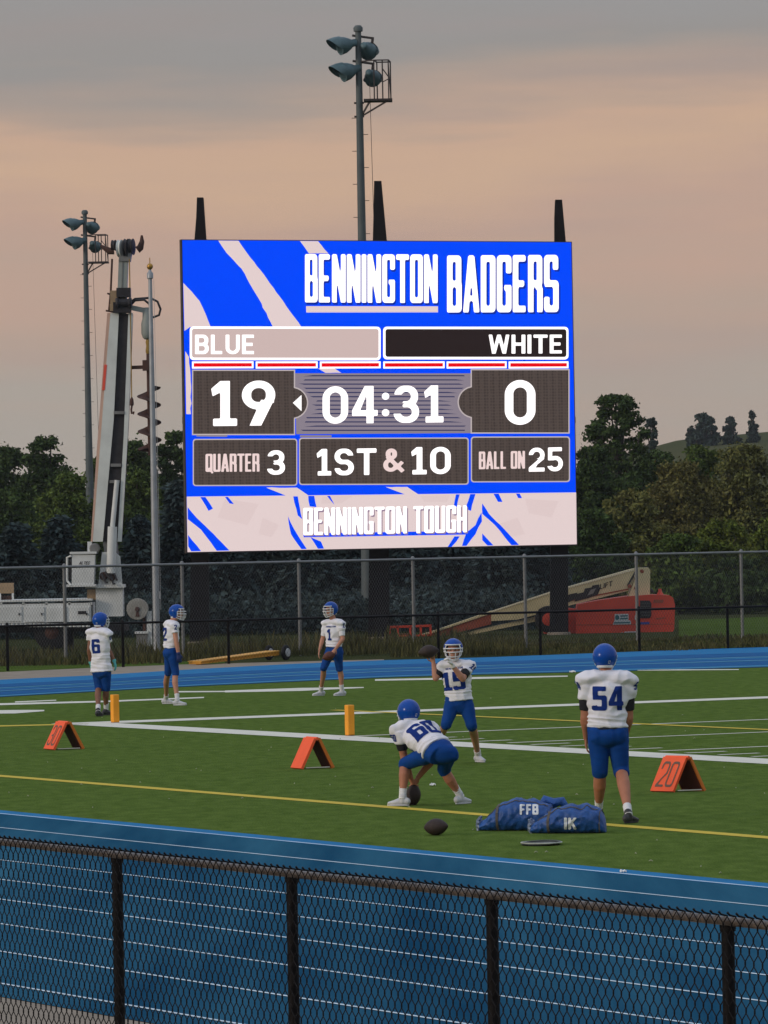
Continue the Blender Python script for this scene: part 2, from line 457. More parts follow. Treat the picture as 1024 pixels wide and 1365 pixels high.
m_ground = mat('rough_grass', (.036, .046, .018), .95, col2=(.058, .062, .026), scale=.9, bump=.4, bscale=6, spec=0)
m_turf = mat('artificial_turf', (.070, .116, .023), 1.0, col2=(.126, .186, .042), scale=5.0, bump=.9, bscale=38, detail=9, stretch=((0, 0, -TH), (1, .45, 1)), spec=.0)
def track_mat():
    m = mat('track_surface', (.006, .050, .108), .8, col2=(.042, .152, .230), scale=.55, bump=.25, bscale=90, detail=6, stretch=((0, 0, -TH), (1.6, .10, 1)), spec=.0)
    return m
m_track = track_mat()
m_trackl = mat('track_surface_light', (.022, .185, .40), .8, var=.12, scale=2, bump=.2, bscale=90, spec=.05)
m_white = mat('field_paint_white', (.72, .70, .59), .8, var=.10, scale=4)
m_whitetrack = mat('lane_paint', (.60, .72, .78), .7, var=.15, scale=3)
m_yellow = mat('field_paint_yellow', (.62, .46, .03), .8, var=.1, scale=4)
m_conc = mat('concrete_strip', (.30, .255, .20), .9, var=.14, scale=2, bump=.2, bscale=30, spec=.05)
m_lawn = mat('mown_lawn', (.060, .100, .018), .95, col2=(.085, .125, .028), scale=.5, bump=.4, bscale=12, spec=0)

g = MB(); g.poly([(-2600, -300, -.03), (2600, -300, -.03), (2600, 4000, -.03), (-2600, 4000, -.03)])
tag(g.build('ground', m_ground, recalc=False), kind='structure')

D_IN, D_OUT = dist(.1137), dist(.1942)
# far side: track bend in front of the fence, traced as ground points
far_near = [(-700, 957), (-300, 945), (0, 929), (130, 921.5), (260, 914.5), (390, 908.5), (512, 903), (640, 899), (760, 896), (900, 892.5), (1024, 889), (1400, 880), (1800, 872)]
far_far = [(-700, 925), (-300, 915), (0, 906), (130, 900), (260, 892), (390, 885), (512, 880), (640, 876.5), (760, 872), (900, 866.5), (1024, 862.5), (1400, 851), (1800, 843)]
near_edge = [vD * (D_IN - .02) + uD * s for s in (120, 60, 0, -60)]
tp = [(p.x, p.y) for p in (G(a, b + .6) for a, b in far_near)]
tp = [(near_edge[0].x - 10, near_edge[0].y + 20)] + tp + [(120, 200), (120, -20), (near_edge[-1].x, near_edge[-1].y)] + [(p.x, p.y) for p in reversed(near_edge[:-1])]
turf = tag(gpoly('turf_field', tp, 0.0, m_turf, px=False), kind='structure')

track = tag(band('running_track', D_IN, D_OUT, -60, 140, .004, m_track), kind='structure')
for k in (.1152, .1213, .1279, .1353, .1437, .1523, .1629, .1748, .1887):
    band('lane_line', dist(k) - .019, dist(k) + .019, -60, 140, .008, m_whitetrack, track)
band('track_edge', D_IN - .01, dist(.1152) - .05, -60, 140, .0065, m_trackl, track)
tag(band('concrete_apron', D_OUT - 6.5, D_OUT, -60, 140, .0, m_conc), kind='structure')

bp = [G(a, b, .004) for a, b in far_near] + [G(a, b, .004) for a, b in reversed(far_far)]
bend = tag(gpoly('running_track_bend', [(p.x, p.y) for p in bp], .004, m_trackl, px=False), kind='structure')
def strip_between(t0, t1, z, m, name, parent):
    a = [(x, y + (y2 - y) * t0) for (x, y), (x2, y2) in zip(far_near, far_far)]
    b = [(x, y + (y2 - y) * t1) for (x, y), (x2, y2) in zip(far_near, far_far)]
    pts = [G(*q, z) for q in a] + [G(*q, z) for q in reversed(b)]
    gpoly(name, [(p.x, p.y) for p in pts], z, m, parent, px=False)
m_trackb = mat('track_surface_dark', (.010, .108, .29), .8, var=.12, scale=2, bump=.2, bscale=90, spec=.05)
for t0, t1 in ((.12, .30), (.36, .44), (.55, .74)):
    strip_between(t0, t1, .008, m_trackb, 'lane', bend)
m_lanefar = mat('worn_lane_paint', (.10, .30, .46), .8, var=.2, scale=3, spec=.05)
for t in (.04, .33, .50):
    strip_between(t, t + .03, .012, m_lanefar, 'lane_line', bend)
# pale apron at the left between the bend and the lawn
ap = [(-700, 926), (-300, 916), (0, 907), (130, 901), (260, 893), (390, 886), (512, 880.8), (512, 879), (390, 882), (240, 886), (130, 890), (0, 896), (-300, 903), (-700, 911)]
tag(gpoly('apron', [(p.x, p.y) for p in (G(a, b) for a, b in ap)], .002, m_conc, px=False), kind='structure')
lw = [(1700, 846), (1024, 861), (905, 865), (905, 826), (1024, 822), (1700, 806)]
tag(gpoly('lawn', [(p.x, p.y) for p in (G(a, b) for a, b in lw)], -.012, m_lawn, px=False), kind='structure')
lw2 = [(-700, 911.5), (0, 896.5), (130, 890.5), (300, 885), (300, 880), (130, 884), (0, 888), (-700, 902)]
tag(gpoly('lawn_verge', [(p.x, p.y) for p in (G(a, b) for a, b in lw2)], -.008, m_lawn, px=False), kind='structure')

# painted field lines (children of the turf)
C0 = G(150, 964.5); GL = G(460, 982)
dS = dist(.0741)
sC, sG = C0.dot(uD), GL.dot(uD)
Lyd = (sC - sG) / 10.0
band('sideline', dS - .40, dS + .40, -40, sC + .9, .004, m_white, turf)
def vline(s, w, d0, d1, name, m=m_white, z=.004):
    return band(name, d0, d1, s - w / 2, s + w / 2, z, m, turf)
vline(sC + .45, .9, dS + .41, dS + 60, 'end_line')
vline(sG, .16, dS + .41, dS + 60, 'goal_line')
for i in range(1, 9): vline(sG - i * 5 * Lyd, .13, dS + .7, dS + 60, 'yard_line')
for i in range(1, 40):
    if i % 5: vline(sG - i * Lyd, .12, dS + .6, dS + 1.25, 'yard_tick'); vline(sG - i * Lyd, .10, dS + 15.6, dS + 16.2, 'yard_tick')
band('soccer_line', dist(.0988) - .11, dist(.0988) + .11, -40, 140, .004, m_yellow, turf)
a = G(470, 946); b = G(1010, 975)
db = (a.dot(vD) + b.dot(vD)) / 2
band('soccer_line', db - .10, db + .10, -40, a.dot(uD), .008, m_yellow, turf)
gpoly('soccer_line', [(-200, 973.4), (118, 965.6), (118, 964.2), (-200, 971.6)], .004, m_yellow, turf)
for q in ([(-150, 943), (0, 940), (140, 936), (272, 930.5), (272, 929), (140, 934), (0, 937.5), (-150, 940)], [(-80, 952), (20, 951), (59, 948), (59, 946.3), (20, 946.4), (-80, 948)],
          [(20, 936.5), (75, 934), (75, 932.8), (20, 935)],
          [(232, 923), (300, 922.5), (300, 921), (232, 921.3)], [(300, 923), (400, 921), (485, 917), (485, 915.8), (400, 917), (300, 920.5)],
          [(500, 907.5), (640, 905), (757, 902), (757, 900.6), (640, 902.4), (500, 905.5)], [(850, 894), (985, 893), (985, 892), (850, 892.5)]):
    gpoly('painted_mark', q, .004, m_white, turf)

# a low grassy hill on the skyline
def build_hill():
    nx, ny = 60, 26
    xs = np.linspace(-420, 520, nx); ys = np.linspace(330, 1100, ny)
    prof_px = [-2500, 0, 500, 760, 880, 930, 1024, 1300, 2500]; prof_py = [715, 712, 690, 625, 588, 584, 575, 560, 600]
    vs, fs = [], []
    for y in ys:
        for x in xs:
            px = 512 + x / 700 * FPX; py = np.interp(px, prof_px, prof_py) + .0185 * 0
            h = P(px, py, 700).z
            e = math.exp(-((y - 700) / 170) ** 2)
            z = max(-.2, (h - .0) * e * 1.0) if y > 345 else -.2
            z += .5 * noise.noise(Vector((x * .02, y * .02, 0))) * e
            vs.append((x, y, z - .1))
    for j in range(ny - 1):
        for i in range(nx - 1): fs.append((j * nx + i, j * nx + i + 1, (j + 1) * nx + i + 1, (j + 1) * nx + i))
    mb = MB(); mb.add(vs, fs)
    tag(mb.build('hill', mat('hill_grass', (.062, .070, .032), .95, col2=(.088, .088, .042), scale=.03, detail=6, spec=0), smooth=True), kind='structure')
build_hill()

# ================================================================== scoreboard
def build_board():
    A = P(243, 320, 144.0); B = P(761, 323, 148.6)
    ux = (B - A); ux.z = 0; ux.normalize()
    nrm = Vector((ux.y, -ux.x, 0))                       # faces the field
    def bd(px, py, lay=0):
        d = ray(px, py); o = Vector((0, 0, HC)); q = A + nrm * (.008 * lay)
        return o + d * ((q - o).dot(nrm) / d.dot(nrm))
    base = Vector(((A.x + B.x) / 2, (A.y + B.y) / 2, 0))
    root = thing('scoreboard', 'giant lit blue video scoreboard on three black columns behind the fences', 'scoreboard', base)
    m_blk = mat('black_steel', (.012, .011, .012), .7, var=.2, scale=3, spec=.15)
    m_bronze = mat('cabinet_side', (.06, .045, .035), .6, var=.2, scale=4)
    C = [bd(243, 320), bd(761.5, 323), bd(769, 725.5), bd(250, 736)]
    cab = MB(); back = -nrm * .16
    e = .05
    fr = [bd(241.6, 319, -1.5), bd(762.6, 322, -1.5), bd(770.2, 727, -1.5), bd(248.6, 737.5, -1.5)]
    cab.prism(fr, back); cab.build('cabinet', m_bronze, root)
    scr = MB(); scr.poly(C); scr = scr.build('screen', emis('led_blue', (0, 72, 255), 1.0), root, recalc=False)
    blue, pink = 'led_blue', emis('led_pink', (228, 208, 207), 1.0)
    white = emis('led_white', (255, 250, 250), 1.35); grey = emis('led_grey', (190, 178, 178), 1.0)
    dark = emis('led_dark', (78, 68, 64), .85, honey=.3); black = emis('led_black', (42, 33, 33), 1.0); red = emis('led_red', (236, 8, 22), 1.0)
    lil = emis('led_lilac', (138, 128, 140), 1.0); navy = emis('led_navy', (52, 54, 92), 1.0); bshade = emis('led_blueshade', (10, 42, 160), 1.0)
    bl = MATS['led_blue']; taupe = emis('led_taupe', (206, 183, 179), 1.0); dim = emis('led_dim', (240, 215, 212), 1.0)
    def shape(name, pts, m, lay): MB().poly([bd(x, y, lay) for x, y in pts]).build(name, m, scr, recalc=False)
    def jag(pts, amp=1.6):
        out = []
        for i, (x, y) in enumerate(pts):
            x2, y2 = pts[(i + 1) % len(pts)]; L = math.hypot(x2 - x, y2 - y); n = max(1, int(L / 7))
            edge = (y < 322 and y2 < 323) or (y > 726 and y2 > 726) or (x < 252 and x2 < 252)
            for k in range(n):
                t = k / n; j = 0 if (k == 0 or edge) else random.uniform(-amp, amp)
                out.append((x + (x2 - x) * t + j, y + (y2 - y) * t + j * .5))
        return out
    def rrect(x0, y0, x1, y1, r, dy=0.0):   # dy: fall of the right end
        pts = []
        for cx, cy, a0 in ((x1 - r, y0 + r, -90), (x1 - r, y1 - r, 0), (x0 + r, y1 - r, 90), (x0 + r, y0 + r, 180)):
            for k in range(5):
                t = math.radians(a0 + 22.5 * k); x = cx + r * math.cos(t); y = cy + r * math.sin(t)
                pts.append((x, y + dy * (x - x0) / (x1 - x0)))
        return pts
    # torn claw stripes
    for q in ([(291, 320.6), (318, 320.8), (330, 338), (352, 366), (378, 402), (402, 436), (364, 436), (345, 398), (322, 358), (302, 337)],
              [(400, 321.2), (424, 321.4), (438, 338), (412, 338)],
              [(244.4, 377), (256, 389), (266, 401), (274, 418), (281, 436), (253, 436), (246, 441)],
              [(247, 468), (252, 476), (254, 500), (254.5, 552), (248.4, 552)],
              [(424, 491), (446, 491), (455, 497), (434, 497)], [(355, 650), (396, 650), (412, 661), (382, 661)], [(514, 649), (543, 649), (558, 659), (540, 659)]):
        shape('claw_stripe', jag(q, 1.0), pink, 1)
    for q in ([(262, 578.6), (278, 578.6), (278, 582), (262, 582)], [(278, 578.8), (303, 578.8), (303, 582.2), (278, 582.2)], [(400, 580), (442, 580), (442, 583), (400, 583)]):
        shape('stripe', q, lil, 2)
    # team panels
    shape('panel_border', rrect(253, 435, 507.6, 480, 5, .4), white, 2); shape('team_panel', rrect(256, 438, 504.8, 476.6, 3, .4), taupe, 3)
    shape('panel_border', rrect(510.8, 435.4, 758, 479, 5, .2), white, 2); shape('team_panel', rrect(514, 438.6, 755.2, 475.6, 3, .2), black, 3)
    for x0, x1 in ((256, 338), (341, 423.5), (426.5, 507.5), (511, 592.8), (595.5, 675.5), (678.2, 758)):
        shape('timeout_border', [(x0, 481.8), (x1, 481.6), (x1, 490.8), (x0, 491.2)], white, 2)
        shape('timeout_bar', [(x0 + 2.2, 484), (x1 - 2.2, 483.9), (x1 - 2.2, 488.6), (x0 + 2.2, 488.9)], red, 3)
    # clock panel with ruled lines
    shape('clock_panel', [(393, 497.5), (628, 497.5), (628, 577.4), (395, 578.8)], lil, 2)
    for i in range(14):
        y = 500 + i * 5.6; dent = 18 * math.exp(-((y - 537) / 17) ** 2)
        shape('ruled_line', [(396 + dent + random.uniform(0, 26), y), (626 - dent - random.uniform(0, 26), y), (626 - dent - 6, y + 1.5), (396 + dent + 8, y + 1.6)], navy, 3)
    # score panels with a round tab towards the clock
    def tabpanel(x0, y0, x1, y1, side, cy, r, g_):
        pts = []
        if side > 0:
            pts = [(x0 + g_, y0 + g_), (x1 - g_, y0 + g_), (x1 - g_, cy - r + g_)]
            pts += [(x1 - 4 + (r - g_) * math.cos(t), cy + (r - g_) * math.sin(t)) for t in np.linspace(-1.38, 1.38, 14)]
            pts += [(x1 - g_, cy + r - g_), (x1 - g_, y1 - g_), (x0 + g_, y1 - g_)]
        else:
            pts = [(x1 - g_, y0 + g_), (x0 + g_, y0 + g_), (x0 + g_, cy - r + g_)]
            pts += [(x0 + 4 - (r - g_) * math.cos(t), cy + (r - g_) * math.sin(t)) for t in np.linspace(-1.38, 1.38, 14)]
            pts += [(x0 + g_, cy + r - g_), (x0 + g_, y1 - g_), (x1 - g_, y1 - g_)]
        return pts
    shape('panel_border', tabpanel(256, 492.6, 393.5, 580, 1, 537, 21.5, 0), grey, 4); shape('score_panel', tabpanel(256, 492.6, 393.5, 580, 1, 537, 21.5, 1.7), dark, 5)
    shape('panel_border', tabpanel(627.5, 491.8, 759.5, 578, -1, 536, 21.5, 0), grey, 4); shape('score_panel', tabpanel(627.5, 491.8, 759.5, 578, -1, 536, 21.5, 1.7), dark, 5)
    for x0, x1, y0, y1 in ((257, 396.5, 585, 648), (398.6, 625, 583.5, 646.5), (627.8, 760, 582, 643)):
        shape('panel_border', rrect(x0, y0, x1, y1, 4, -.4), grey, 4); shape('status_panel', rrect(x0 + 1.6, y0 + 1.6, x1 - 1.6, y1 - 1.6, 3, -.4), dark, 5)
    shape('possession_arrow', [(390.5, 537), (402, 526.5), (402, 548)], white, 6)
    # bottom strip
    shape('banner', [(249, 662), (768.2, 656.4), (769, 725.5), (250, 736)], pink, 2)
    pk2 = emis('led_pink2', (223, 202, 201), 1.0)
    for q in ([(300, 665), (345, 672), (330, 700), (290, 690)], [(350, 690), (372, 700), (362, 716), (345, 712)], [(700, 665), (745, 668), (735, 690), (705, 684)], [(430, 662), (470, 661), (455, 671), (428, 671)], [(560, 661), (600, 660), (596, 669), (566, 669)], [(660, 700), (690, 690), (700, 712), (672, 718)]):
        shape('banner_facet', q, pk2, 3)
    for q in ([(250.2, 676), (262, 690), (285, 712), (306, 733.9), (289, 734.2), (268, 706), (250.4, 692)], [(250.8, 713), (268, 734.6), (255, 734.9), (251, 728)],
              [(267, 662.6), (274, 662.6), (284, 678), (278, 681)], [(300, 662.4), (304, 662.4), (312, 672), (306, 671)], [(391, 661.6), (397, 661.6), (403, 692), (397, 687)], [(384, 688), (392, 705), (409, 731.8), (402, 732), (388, 712)],
              [(411, 661), (419, 661), (422, 676), (413, 675)], [(414, 716), (428, 722), (432, 731.3), (424, 731.5)], [(436, 661), (440, 661), (446, 673)],
              [(608, 659), (613, 659), (609, 676), (605, 675)], [(627, 658.6), (634, 658.5), (628, 681), (620, 678)], [(606, 715), (613, 715), (602, 729), (597, 729)],
              [(622, 710), (634, 700), (642, 683), (642.6, 695), (634, 712), (622, 727.6), (616, 727.8)], [(643, 671), (652, 685), (672, 705), (692, 726.4), (682, 726.7), (660, 700), (643, 685)],
              [(643, 711), (658, 727), (650, 727.2), (643, 720)], [(658, 658.2), (665, 658.1), (670, 669), (664, 669)], [(688, 658), (693, 657.9), (696, 664), (691, 664)]):
        shape('claw_stripe', jag(q, .7), bl, 4)
    # lettering
    def words(txt, font, x0, x1, yt0, yb0, yt1, yb1, m, lay=7, name='lettering', cell=.035):
        polys, w = text_polys(txt, font, cell)
        mb = MB()
        for p in polys:
            mb.poly([bd(x0 + (x1 - x0) * a / w, (yb0 + (yb1 - yb0) * a / w) + ((yt0 + (yt1 - yt0) * a / w) - (yb0 + (yb1 - yb0) * a / w)) * b, lay) for a, b in p])
        mb.build(name, m, scr, recalc=False)
    words('BENNINGTON', 'cond', 408, 585, 341, 406, 341.6, 406.5, bshade, 6, 'lettering_shadow'); words('BENNINGTON', 'cond', 406.6, 583.6, 338.6, 403, 339, 404, white)
    shape('underline', [(408, 408), (584, 408.2), (584, 416.3), (408.4, 416.5)], pink, 6)
    words('BADGERS', 'cond', 598, 747, 343, 419, 342, 418.5, bshade, 6, 'lettering_shadow'); words('BADGERS', 'cond', 596, 745, 340.4, 416.5, 339.6, 416, white)
    words('BLUE', 'bold', 260, 340, 446, 472, 446, 472, white); words('WHITE', 'bold', 651.5, 750.5, 446, 471.5, 446, 471, white)
    words('1', 'bold', 279.5, 317, 508, 568, 507.6, 567.6, white, cell=.025); words('9', 'bold', 322.5, 367, 507.6, 567.6, 507, 567, white, cell=.025); words('0', 'bold', 673, 714, 506.5, 566.5, 506.5, 566, white, cell=.025)
    words('04:31', 'bold', 430, 592, 515, 565, 513.5, 563, white, cell=.025)
    words('QUARTER', 'cond', 274, 346, 605, 629, 604.5, 628.6, dim); words('3', 'bold', 356, 380, 600.5, 633, 600, 632.5, white)
    words('1ST', 'bold', 421, 502, 598.5, 634, 597.5, 633, white); words('&', 'bold', 511, 538, 598, 629, 597.5, 628.5, dim); words('10', 'bold', 547, 601, 596, 632.5, 595.5, 631.8, white)
    words('BALL ON', 'cond', 638.5, 700, 602, 625.5, 601, 624.6, dim); words('25', 'bold', 705, 750.5, 597, 628.8, 596, 628, white)
    shape('banner_shadow', [(404, 711), (626, 707.5), (626, 712.5), (405, 716.2)], bl, 5)
    words('BENNINGTON TOUGH', 'cond', 406, 624, 679, 715, 675.5, 711, emis('led_shadow', (150, 128, 150), 1.0), 6, 'lettering_shadow')
    words('BENNINGTON TOUGH', 'cond', 404.5, 622.5, 677, 713.5, 673.5, 709.5, white)
    # columns: wide steel posts that run up behind the cabinet and end in tapered fins
    for x0, x1, xt0, xt1, yt in ((253, 279, 262.5, 271, 263), (491, 520, 498.8, 508.6, 241), (733.5, 758.5, 740.5, 749.5, 266)):
        Yc = A.y + nrm.y * -1.2 + (P((x0 + x1) / 2, 700, 146).x - A.x) * ux.y / ux.x
        pts = [P(x0, 870, Yc), P(x1, 870, Yc), P(x1 - 4.0, 322, Yc), P(xt1, yt, Yc), P(xt0, yt, Yc), P(xt0 - 1, 290, Yc), P(x0 + 6, 322, Yc)]
        for p in pts[:2]: p.z = -.05
        c = MB(); c.prism(pts, (0, .45, 0)); c = c.build('column', m_blk, root)
        f = MB(); q = (pts[0] + pts[1]) / 2; f.lathe((q.x, q.y + .22, -.05), UP, [(.36, 0), (.36, .08), (.33, .1)], 16); f.build('footing', m_conc, c)
    top = MB(); top.bar(P(245, 560, 146.4), P(765, 560, 150.8), .2, .3); top.build('cross_beam', m_blk, root)
build_board()

# ================================================================== chain-link fences
def chain_mesh(a, b, z0, z1, dw, dh, r, nseg=3, knuckle=True):
    """woven wire between two points: every wire zigzags and hooks its neighbour"""
    a, b = Vector(a), Vector(b); L = (b - a); L.z = 0; ln = L.length; d = L / ln; nn = Vector((d.y, -d.x, 0))
    dw *= .5; cols = max(1, int(round(ln / dw))); dw = ln / cols; rows = max(2, int(round((z1 - z0) / (dh / 2)))); hh = (z1 - z0) / rows
    mb = MB(); V = []; Fc = []
    for c in range(cols):
        for half in (0,):
            pts = []
            for k in range(rows + 1):
                left = (k % 2 == c % 2)
                x = c * dw + (0.0 if left else dw) * 1.0
                x += dw * (.05 if not left else -.05)
                off = r * 1.1 * (1 if left else -1)
                base = a + d * x + nn * off
                pts.append(Vector((base.x, base.y, z0 + hh * k)))
                # rounded knuckle: short vertical run
            fine = [] if knuckle else pts
            for k, p in enumerate(pts if knuckle else []):
                if k > 0: fine.append(p + (pts[k - 1] - p) * .10 + UP * (-hh * .045))
                if k < len(pts) - 1: fine.append(p + (pts[k + 1] - p) * .10 + UP * (hh * .045))
            b0 = len(V)
            for p in fine:
                for t in range(nseg):
                    an = 2 * math.pi * t / nseg + .5
                    V.append(p + d * (math.cos(an) * r) + nn * (math.sin(an) * r))
            for k in range(len(fine) - 1):
                for t in range(nseg):
                    Fc.append((b0 + k * nseg + t, b0 + k * nseg + (t + 1) % nseg, b0 + (k + 1) * nseg + (t + 1) % nseg, b0 + (k + 1) * nseg + t))
    mb.v, mb.f = V, Fc
    return mb

def build_fences():
    m_black = mat('black_vinyl', (.006, .005, .005), .6, var=.3, scale=12, spec=.15)
    m_rail = mat('black_rail_sky_glints', (.026, .020, .017), .30, col2=(.14, .11, .085), scale=22, detail=6)  # paler mottle on the rail stands in for sky highlights
    m_galv = mat('galvanized_steel', (.20, .205, .20), .5, var=.15, scale=5, metal=.3)
    m_galvd = mat('galvanized_wire', (.135, .14, .14), .55, metal=.3)
    # near fence: posts traced at its top rail, all on one line parallel to the track
    H = 1.22
    p970 = G(970, 1228, H)
    d0 = p970.dot(vD)
    def on(px):     # place on the fence line seen at pixel column px
        dr = ray(px, 1150); dr = Vector((dr.x, dr.y, 0)); t = d0 / dr.dot(vD); return dr * t
    root = thing('chain_link_fence', 'near black chain-link fence with sky highlights painted on its top rail beside the blue track', 'fence', Vector((on(512).x, on(512).y, 0)))
    pxs = [-310, -95, 155, 388, 655, 970, 1340]
    s = [on(p).dot(uD) for p in pxs]
    step = (s[2] - s[5]) / 3.0
    S = [s[2] + step * 2.02, s[2] + step * 1.01] + s[2:6] + [s[5] - step]
    pt = lambda q: vD * d0 + uD * q
    lean = Vector((-.012, 0, 0))
    pm = None
    for q in S:
        p = pt(q) + vD * .035 + uD * .062
        mb = MB(); mb.tube([p, p + UP * (H - .02) - lean * H * 0], .030, 12)
        po = mb.build('post', m_black, root, smooth=True)
        cp = MB(); cp.lathe(p + UP * (H - .05), UP, [(.036, 0), (.038, .02), (.036, .05), (.034, .055)], 12); cp.build('post_cap', m_black, po, smooth=True)
    r = MB(); r.tube([pt(S[0] + .3) + UP * H, pt(S[-1] - .3) + UP * H], .0215, 14); r.build('top_rail', m_rail, root, smooth=True)
    for i in range(6):
        a, b = pt(S[i]), pt(S[i + 1])
        off = -vD * .030
        chain_mesh(a + off, b + off, .03, H + .035, .0705, .105, .0030, 4).build('wire_mesh', m_black, root, recalc=False)
        t = MB()
        n = int((b - a).length / .0705)
        for k in range(n):      # wire twists that wrap over the rail
            c = a + (b - a) * ((k + .5) / n) + UP * H
            t.tube([c - vD * .030 + UP * .044, c + UP * .030 - vD * .016, c + UP * .022 + vD * .016, c - UP * .012 + vD * .026], [.0062, .0048, .0042, .0042], 4)
        t.build('wire_ties', m_black, root, recalc=False)['kind'] = 'stuff'
        w = MB(); w.tube([a - vD * .03 + UP * .05, b - vD * .03 + UP * .05], .003, 5); w.build('tension_wire', m_black, root)
    # far low black fence
    H2 = 1.07
    def far_line(yl, yr, h):
        a, b = G(0, yl, h), G(1024, yr, h); return a, b
    def far_fence(name, label, yl, yr, h, posts, rpost, rrail, mp, mw, dw, dh, rw, ext):
        a, b = far_line(yl, yr, h); a.z = b.z = 0; d = (b - a).normalized(); n = Vector((d.y, -d.x, 0))
        def on2(px):
            dr = ray(px, 800); dr = Vector((dr.x, dr.y, 0)); return dr * (a.dot(n) / dr.dot(n))
        pp = [on2(p) for p in posts]
        st = (pp[1] - pp[0]).length
        pp = [pp[0] - d * st * k for k in range(ext, 0, -1)] + pp + [pp[-1] + d * st * k for k in range(1, ext + 1)]
        root = thing(name, label, 'fence', pp[len(pp) // 2])
        for p in pp:
            mb = MB(); mb.tube([p - n * .06 - UP * .05, p - n * .06 + UP * (h + .02)], rpost, 10)
            po = mb.build('post', mp, root, smooth=True)
            c = MB(); c.lathe(p - n * .06 + UP * (h + .02), UP, [(rpost * 1.15, 0), (rpost * 1.15, .03), (rpost * .6, .06), (.005, .07)], 10); c.build('post_cap', mp, po, smooth=True)
        for p, q in zip(pp[:-1], pp[1:]):
            r = MB(); r.tube([p + UP * h, q + UP * h], rrail, 8); r.build('top_rail', mp, root, smooth=True)
            chain_mesh(p, q, .04, h + .02, dw, dh, rw, 3, False).build('wire_mesh', mw, root, recalc=False)
    far_fence('chain_link_fence', 'low black chain-link fence along the far edge of the track', 835, 808, H2,
              (10, 164, 305, 446, 585, 721, 853, 971), .036, .030, m_black, m_black, .085, .13, .0026, 2)
    far_fence('chain_link_fence', 'tall grey galvanized chain-link fence in front of the scoreboard columns', 757.5, 735.5, 2.44,
              (88, 245, 401, 553, 702, 851, 991), .045, .034, m_galv, m_galvd, .085, .13, .0027, 2)
build_fences()

